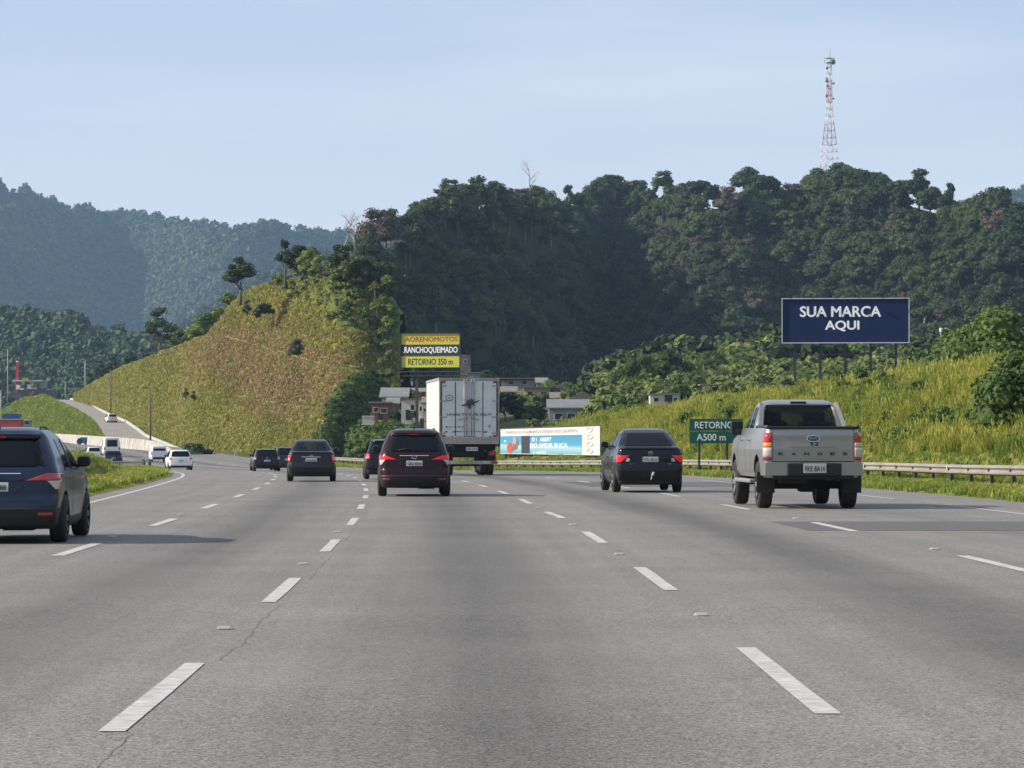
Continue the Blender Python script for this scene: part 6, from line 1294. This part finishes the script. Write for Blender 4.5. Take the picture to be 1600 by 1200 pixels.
# ---- railing at the end of the median bank
t = empty('bridge_railing', at(172, 738, 190)); tag(t, 'short grey railing with balusters at the end of the median bank', 'railing'); r0 = t.location.copy()
A = at(175, 738, 192) - r0; B = at(236, 736.5, 207) - r0; D = B - A
m = MB(); m.box(tuple(A + Vector((-.12, 0, .25))), (.30, .35, 1.05)); m.build('end_pillar', M_concrete, t)
m = MB(); m.tube([A + Vector((0, 0, .62)), B + Vector((0, 0, .62))], .06, 6); m.build('top_rail', M_concrete, t); m = MB(); m.tube([A + Vector((0, 0, .12)), B + Vector((0, 0, .12))], .05, 6); m.build('bottom_rail', M_concrete, t)
for i in range(1, 17): q = A + D * (i / 19); m = MB(); m.box(tuple(q + Vector((0, 0, .36))), (.06, .06, .5)); m.build('baluster', M_concrete, t)
for f_ in (.80, .97): q = A + D * f_; m = MB(); m.box(tuple(q + Vector((0, -.08, .28))), (.16, .16, .95)); m.build('post', M_metal_dk, t)
t = empty('marker_post', at(369.5, 724, 385)); tag(t, 'squat pale concrete marker post at the foot of the cut slope', 'marker post'); m = MB(); m.box((0, 0, .7), (.45, .45, 1.6), bev=.05, taper=.9); m.build('post', M_concrete, t)

# ---- houses and sheds of the valley
M_brick = plain('red_brick_wall', (.22, .085, .06), .85, var=.3, scale=.9); M_wall = plain('whitewashed_wall', (.50, .47, .44), .8, var=.18, scale=.5); M_cream = plain('cream_wall', (.52, .47, .38), .8, var=.18, scale=.5); M_gwall = plain('grey_wall', (.26, .26, .26), .85, var=.25, scale=.5)
M_tile = plain('old_roof_tiles', (.17, .14, .125), .85, var=.3, scale=1.0); M_zinc = plain('zinc_roof', (.17, .168, .16), .6, var=.2, scale=.6); M_win = plain('dark_window', (.02, .022, .028), .25)
def house(name, label, x0, x1, y0, y1, z, dep, wall, roofm, kind='flat', wins=(), door=None, rz=0.0, over=.35, cat='house', base=2.5):
    if z > 400: z = valley_z((x0 + x1) / 2, y1)
    b = at((x0 + x1) / 2, y1, z); w = (x1 - x0) / F * z; h = (y1 - y0) / F * z; t = empty(name, b, rz); tag(t, label, cat)
    m = MB(); m.box((0, dep / 2, h / 2 - base / 2), (w, dep, h + base)); m.build('wall', wall, t)
    m = MB()
    if kind == 'flat': m.box((0, dep / 2, h + .09), (w + over * 2, dep + over * 2, .18))
    elif kind == 'shed':
        m.add([(-w / 2 - over, -over, h + .02), (w / 2 + over, -over, h + .02), (w / 2 + over, dep + over, h + dep * .22), (-w / 2 - over, dep + over, h + dep * .22), (-w / 2 - over, -over, h - .12), (w / 2 + over, -over, h - .12), (w / 2 + over, dep + over, h + dep * .22 - .14), (-w / 2 - over, dep + over, h + dep * .22 - .14)], [(0, 1, 2, 3), (7, 6, 5, 4), (0, 4, 5, 1), (1, 5, 6, 2), (2, 6, 7, 3), (3, 7, 4, 0)])
    else:
        g = w * .22 if kind == 'gable' else dep * .3
        if kind == 'gable': P_ = [(-w / 2 - over, -over, h - .1), (0, -over, h + g), (w / 2 + over, -over, h - .1)]; Q_ = [(a, dep + over, c) for a, _, c in P_]
        else: P_ = [(-w / 2 - over, -over, h - .1), (-w / 2 - over, dep / 2, h + g), (-w / 2 - over, dep + over, h - .1)]; Q_ = [(w / 2 + over, b_, c) for _, b_, c in P_]
        m.add(P_ + Q_ + [(a, b_, c + .15) for a, b_, c in P_ + Q_], [(6, 7, 10, 9), (7, 8, 11, 10), (0, 3, 4, 1), (1, 4, 5, 2), (0, 1, 7, 6), (1, 2, 8, 7), (3, 9, 10, 4), (4, 10, 11, 5), (0, 6, 9, 3), (2, 5, 11, 8), (0, 2, 1), (3, 4, 5)])
    m.build('roof', roofm, t)
    for (cx, cz, ww, wh) in wins:
        X, Z = (cx - .5) * w, cz * h; f_ = MB()
        for s in (1, -1): f_.box((X + s * (ww / 2 + .04), -.03, Z), (.08, .08, wh + .16)); f_.box((X, -.03, Z + s * (wh / 2 + .04)), (ww, .08, .08))
        f_ = f_.build('window', M_cream, t); p_ = MB(); p_.box((X, .0, Z), (ww, .03, wh)); p_.build('pane', M_win, f_)
    if door: m = MB(); m.box(((door[0] - .5) * w, -.02, door[2] / 2), (door[1], .06, door[2])); m.build('door', M_win, t)
    return t
house('brick_house', 'unplastered red brick house beside the creeper covered bank', 581, 607, 630, 656, 350, 5, M_brick, M_zinc, 'flat', ((.25, .6, .5, .45), (.72, .55, .6, .45)), (.5, .5, 1.2))
house('lean_to', 'grey lean to between the brick house and the white house', 607, 620, 630, 654, 352, 3, M_gwall, M_zinc, 'shed', ((.5, .4, .35, .3),))
house('upper_house', 'small white house standing behind and above the brick house', 597, 634, 620, 645, 356, 5, M_wall, M_zinc, 'shed', ((.8, .5, .4, .4),))
house('white_house', 'white walled house with small dark window left of the truck', 627, 661, 625, 656, 349, 6, M_wall, M_brick, 'flat', ((.52, .62, .42, .55), (.9, .55, .3, .5)), (.35, .7, 1.1), over=.15)
house('white_annex', 'pale annex of the white house right against the truck', 659, 668, 629, 658, 347, 3, M_wall, M_zinc, 'shed', ((.5, .6, .25, .3),), over=.1)
house('garden_wall', 'pale ruined garden wall below the brick house', 566, 584, 652, 661, 345, .5, M_cream, M_concrete, 'flat', (), over=.05, cat='wall', base=.2); 
house('cream_house', 'cream house with dark flat roof right of the truck', 820, 860, 606, 626, 520, 7, M_cream, M_tile, 'flat', ((.2, .5, .7, .7), (.75, .5, .8, .7)), over=.8)
house('tile_house', 'wide low house with old tiled roof above the cream house', 783, 835, 592, 603, 560, 8, M_gwall, M_tile, 'flat', ((.3, .5, .8, .6), (.7, .5, .8, .6)), over=.7)
house('pale_roof_shed', 'small shed with pale sheet roof behind the cream house', 838, 855, 598, 606, 575, 4, M_gwall, M_zinc, 'shed', ((.5, .5, .5, .3),), over=.2, cat='shed')
house('long_house', 'long grey house with dark veranda low in the valley', 858, 940, 637, 662, 440, 5, M_gwall, M_zinc, 'shed', ((.18, .45, .9, .7), (.42, .45, .9, .7), (.66, .45, .7, .7)), (.85, .7, 1.7), over=.3)
house('gable_house', 'grey gabled house in the middle of the valley houses', 893, 928, 622, 640, 470, 7, M_gwall, M_zinc, 'gable', ((.4, .45, .5, .6), (.75, .45, .5, .6)), over=.4)
house('little_house', 'little white house at the left end of the grass bank', 937, 954, 627, 642, 430, 3, M_wall, M_tile, 'flat', ((.5, .5, .35, .4),), over=.2)
house('hill_house', 'small pale house high in the trees behind the gabled house', 903, 925, 610, 618, 600, 4, M_wall, M_zinc, 'gable', ((.5, .5, .5, .4),), over=.3)
house('bank_house', 'low white house with dark arch behind the grass bank', 1016, 1062, 617, 634, 340, 5, M_wall, M_zinc, 'flat', ((.2, .55, .5, .4), (.85, .55, .4, .4)), (.62, .8, 1.15), over=.15)
t = empty('open_shed', at(1133, 620, 330)); tag(t, 'long open shed with pale flat roof above the green sign', 'shed'); m = MB(); m.box((0, 1.5, 1.25), (5.2, 4, .14)); m.build('roof', M_zinc, t)
for x in (-2.5, -.8, .9, 2.5):
    for y_ in (0, 3): m = MB(); m.box((x, y_, .1), (.14, .14, 2.2)); m.build('post', M_post, t)
m = MB(); m.box((.6, 3.2, .3), (3.6, .15, 1.5)); m.build('back_wall', M_brick, t)
house('grey_tower_house', 'grey block standing up behind the right side of the yellow billboard', 719, 735, 556, 590, 440, 2.5, M_tile, M_tile, 'flat', ((.5, .75, .4, .5),), over=.05, cat='building', base=8)
house('orange_hut', 'bit of an orange brick hut under the left of the yellow billboard', 622, 632, 575, 590, 428, 2, M_brick, M_tile, 'flat', ((.5, .5, .3, .4),), over=.05, cat='hut', base=5)
house('flat_roof_house', 'flat pale roofed building just above the top of the truck', 732, 764, 583, 600, 470, 5, M_gwall, M_zinc, 'flat', ((.3, .5, .5, .5), (.7, .5, .5, .5)), over=.3)
house('low_brick_house', 'low brick house between the cream house and the long grey house', 862, 884, 622, 636, 450, 4, M_brick, M_tile, 'shed', ((.3, .5, .5, .5), (.7, .5, .5, .5)), over=.3)
house('plaster_house', 'narrow plastered house on the slope right of the cream house', 866, 888, 606, 618, 500, 4, M_gwall, M_zinc, 'gable', ((.35, .5, .5, .5), (.7, .5, .4, .5)), over=.3)
house('corner_house', 'small cream house just left of the first bright valley tree', 926, 946, 610, 622, 480, 4, M_cream, M_tile, 'gable', ((.3, .5, .5, .5), (.7, .5, .5, .5)), over=.3)
house('terrace_house', 'weathered grey house beside the dark round tree right of the truck', 784, 806, 612, 624, 470, 4, M_gwall, M_tile, 'shed', ((.3, .5, .5, .5), (.72, .5, .5, .5)), over=.3)
house('yard_shed', 'small tin roofed shed above the white house left of the truck', 640, 664, 612, 622, 420, 3, M_brick, M_zinc, 'shed', ((.5, .5, .6, .4),), over=.3, cat='shed')
# ---- filling station at the far left
z = 880.0; s_ = z / F
t = empty('red_pylon', at(27, 612, z)); tag(t, 'tall red sign pylon with white tip at the filling station', 'pylon'); m = MB(); m.box((0, 0, 23 * s_), (3.8 * s_, 3.8 * s_, 46 * s_)); m.build('column', plain('pylon_red', (.50, .03, .05), .5), t); m = MB(); m.box((0, 0, 47 * s_), (3.4 * s_, 3.4 * s_, 2.4 * s_)); m.build('cap', M_ltr, t)
t = empty('filling_station', at(50, 622, z)); tag(t, 'low dark filling station building with pale canopy and yellow trim', 'building')
m = MB(); m.box((0, 5, 6.5 * s_), (60 * s_, 10, 13 * s_)); m.build('wall', plain('station_wall', (.09, .10, .12), .8, var=.2), t)
m = MB(); m.box((-6 * s_, 2, 27 * s_), (46 * s_, 9, 2.2 * s_)); m.build('canopy', M_wall, t); m = MB(); m.box((-8 * s_, -2.6, 28.6 * s_), (9 * s_, .3, 5 * s_)); m.build('canopy_sign', plain('canopy_yellow', (.45, .40, .08), .6), t)
for x in (-27, -10, 8, 16): m = MB(); m.box((x * s_, 2, 20 * s_), (1.2 * s_, 1.2 * s_, 14 * s_)); m.build('canopy_post', M_gwall, t)
for i, (x, zz, w_, h_, mm) in enumerate(((-21, 17, 6, 7, M_ltr), (-4, 18, 6, 7, M_ltr), (4, 15.5, 9, 2.5, M_cream), (-1, 7, 5, 6, M_redl), (2, 9, 3, 4, M_cream), (18, 20, 12, 9, M_gwall), (-17, 14, 8, 2, M_ltr))): m = MB(); m.box((x * s_, -.3, zz * s_), (w_ * s_, .5, h_ * s_)); m.build('signboard', mm, t)
# ---- vehicles standing at the far left
M_tred = plain('truck_red', (.36, .045, .03), .5, var=.15, scale=.5); M_tblue = plain('container_blue', (.02, .11, .27), .5, var=.12, scale=.4)
z = 520.0; s_ = z / F; t = empty('red_truck', at(16, 676, z)); tag(t, 'red sided truck with grey cab beyond the roof of the navy suv', 'truck')
m = MB(); m.box((-5 * s_, 3, 14 * s_), (42 * s_, 2.5, 13 * s_), bev=.03); o = m.build('cargo_box', M_tred, t); m = MB(); m.box((-5 * s_, 3, 21 * s_), (42.6 * s_, 2.6, 1.2 * s_)); m.build('tarpaulin', M_wall, t); m = MB(); m.box((22.5 * s_, 3, 13 * s_), (12 * s_, 2.3, 15 * s_), bev=.15); m.build('cab', M_gwall, t); m = MB(); m.box((23.5 * s_, 1.84, 16 * s_), (6 * s_, .04, 5 * s_)); m.build('side_window', M_win, t)
for x in (-20, -8, 22): wheel(t, 0, 0, .48, .28, V_rimdk, 1, 6).location = (x * s_, 1.9, .48)
for w_ in [c for c in t.children if c.name.startswith('wheel')]: w_.rotation_euler = (0, 0, -PI / 2)
z = 560.0; s_ = z / F; t = empty('blue_container', at(16, 664, z)); tag(t, 'blue container showing over the red truck', 'container'); m = MB(); m.box((0, 2, 9.5 * s_), (27 * s_, 2.4, 16 * s_)); m.build('shell', M_tblue, t); m = MB()
for i in range(10): m.box(((-12.5 + i * 2.7) * s_, .77, 9.5 * s_), (.9 * s_, .05, 15 * s_))
m.build('ribs', M_tblue, t)
z = 470.0; s_ = z / F; t = empty('blue_truck', at(129, 694.5, z)); tag(t, 'small blue box truck with pale cab in front of the barrier wall', 'truck')
m = MB(); m.box((3 * s_, 2, 6.5 * s_), (16 * s_, 2.3, 9.5 * s_), bev=.03); m.build('cargo_box', M_tblue, t); m = MB(); m.box((-7.5 * s_, 2, 6 * s_), (4.5 * s_, 2.1, 9 * s_), bev=.2); m.build('cab', M_cream, t); m = MB(); m.box((-7.5 * s_, .93, 8 * s_), (2.6 * s_, .04, 3 * s_)); m.build('side_window', M_win, t)
for x in (-6, 7):
    w_ = wheel(t, 0, 0, .42, .26, V_rimdk, 1, 6); w_.location = (x * s_, .95, .42); w_.rotation_euler = (0, 0, -PI / 2)
van('parked_van', 'small white van parked in the shade above the white house', 644, valley_z(644, 612), P_white, z=float(at(644, 607, valley_z(644, 612)).z), W=.85, H=1.75, L=3.6, turn=1.2)
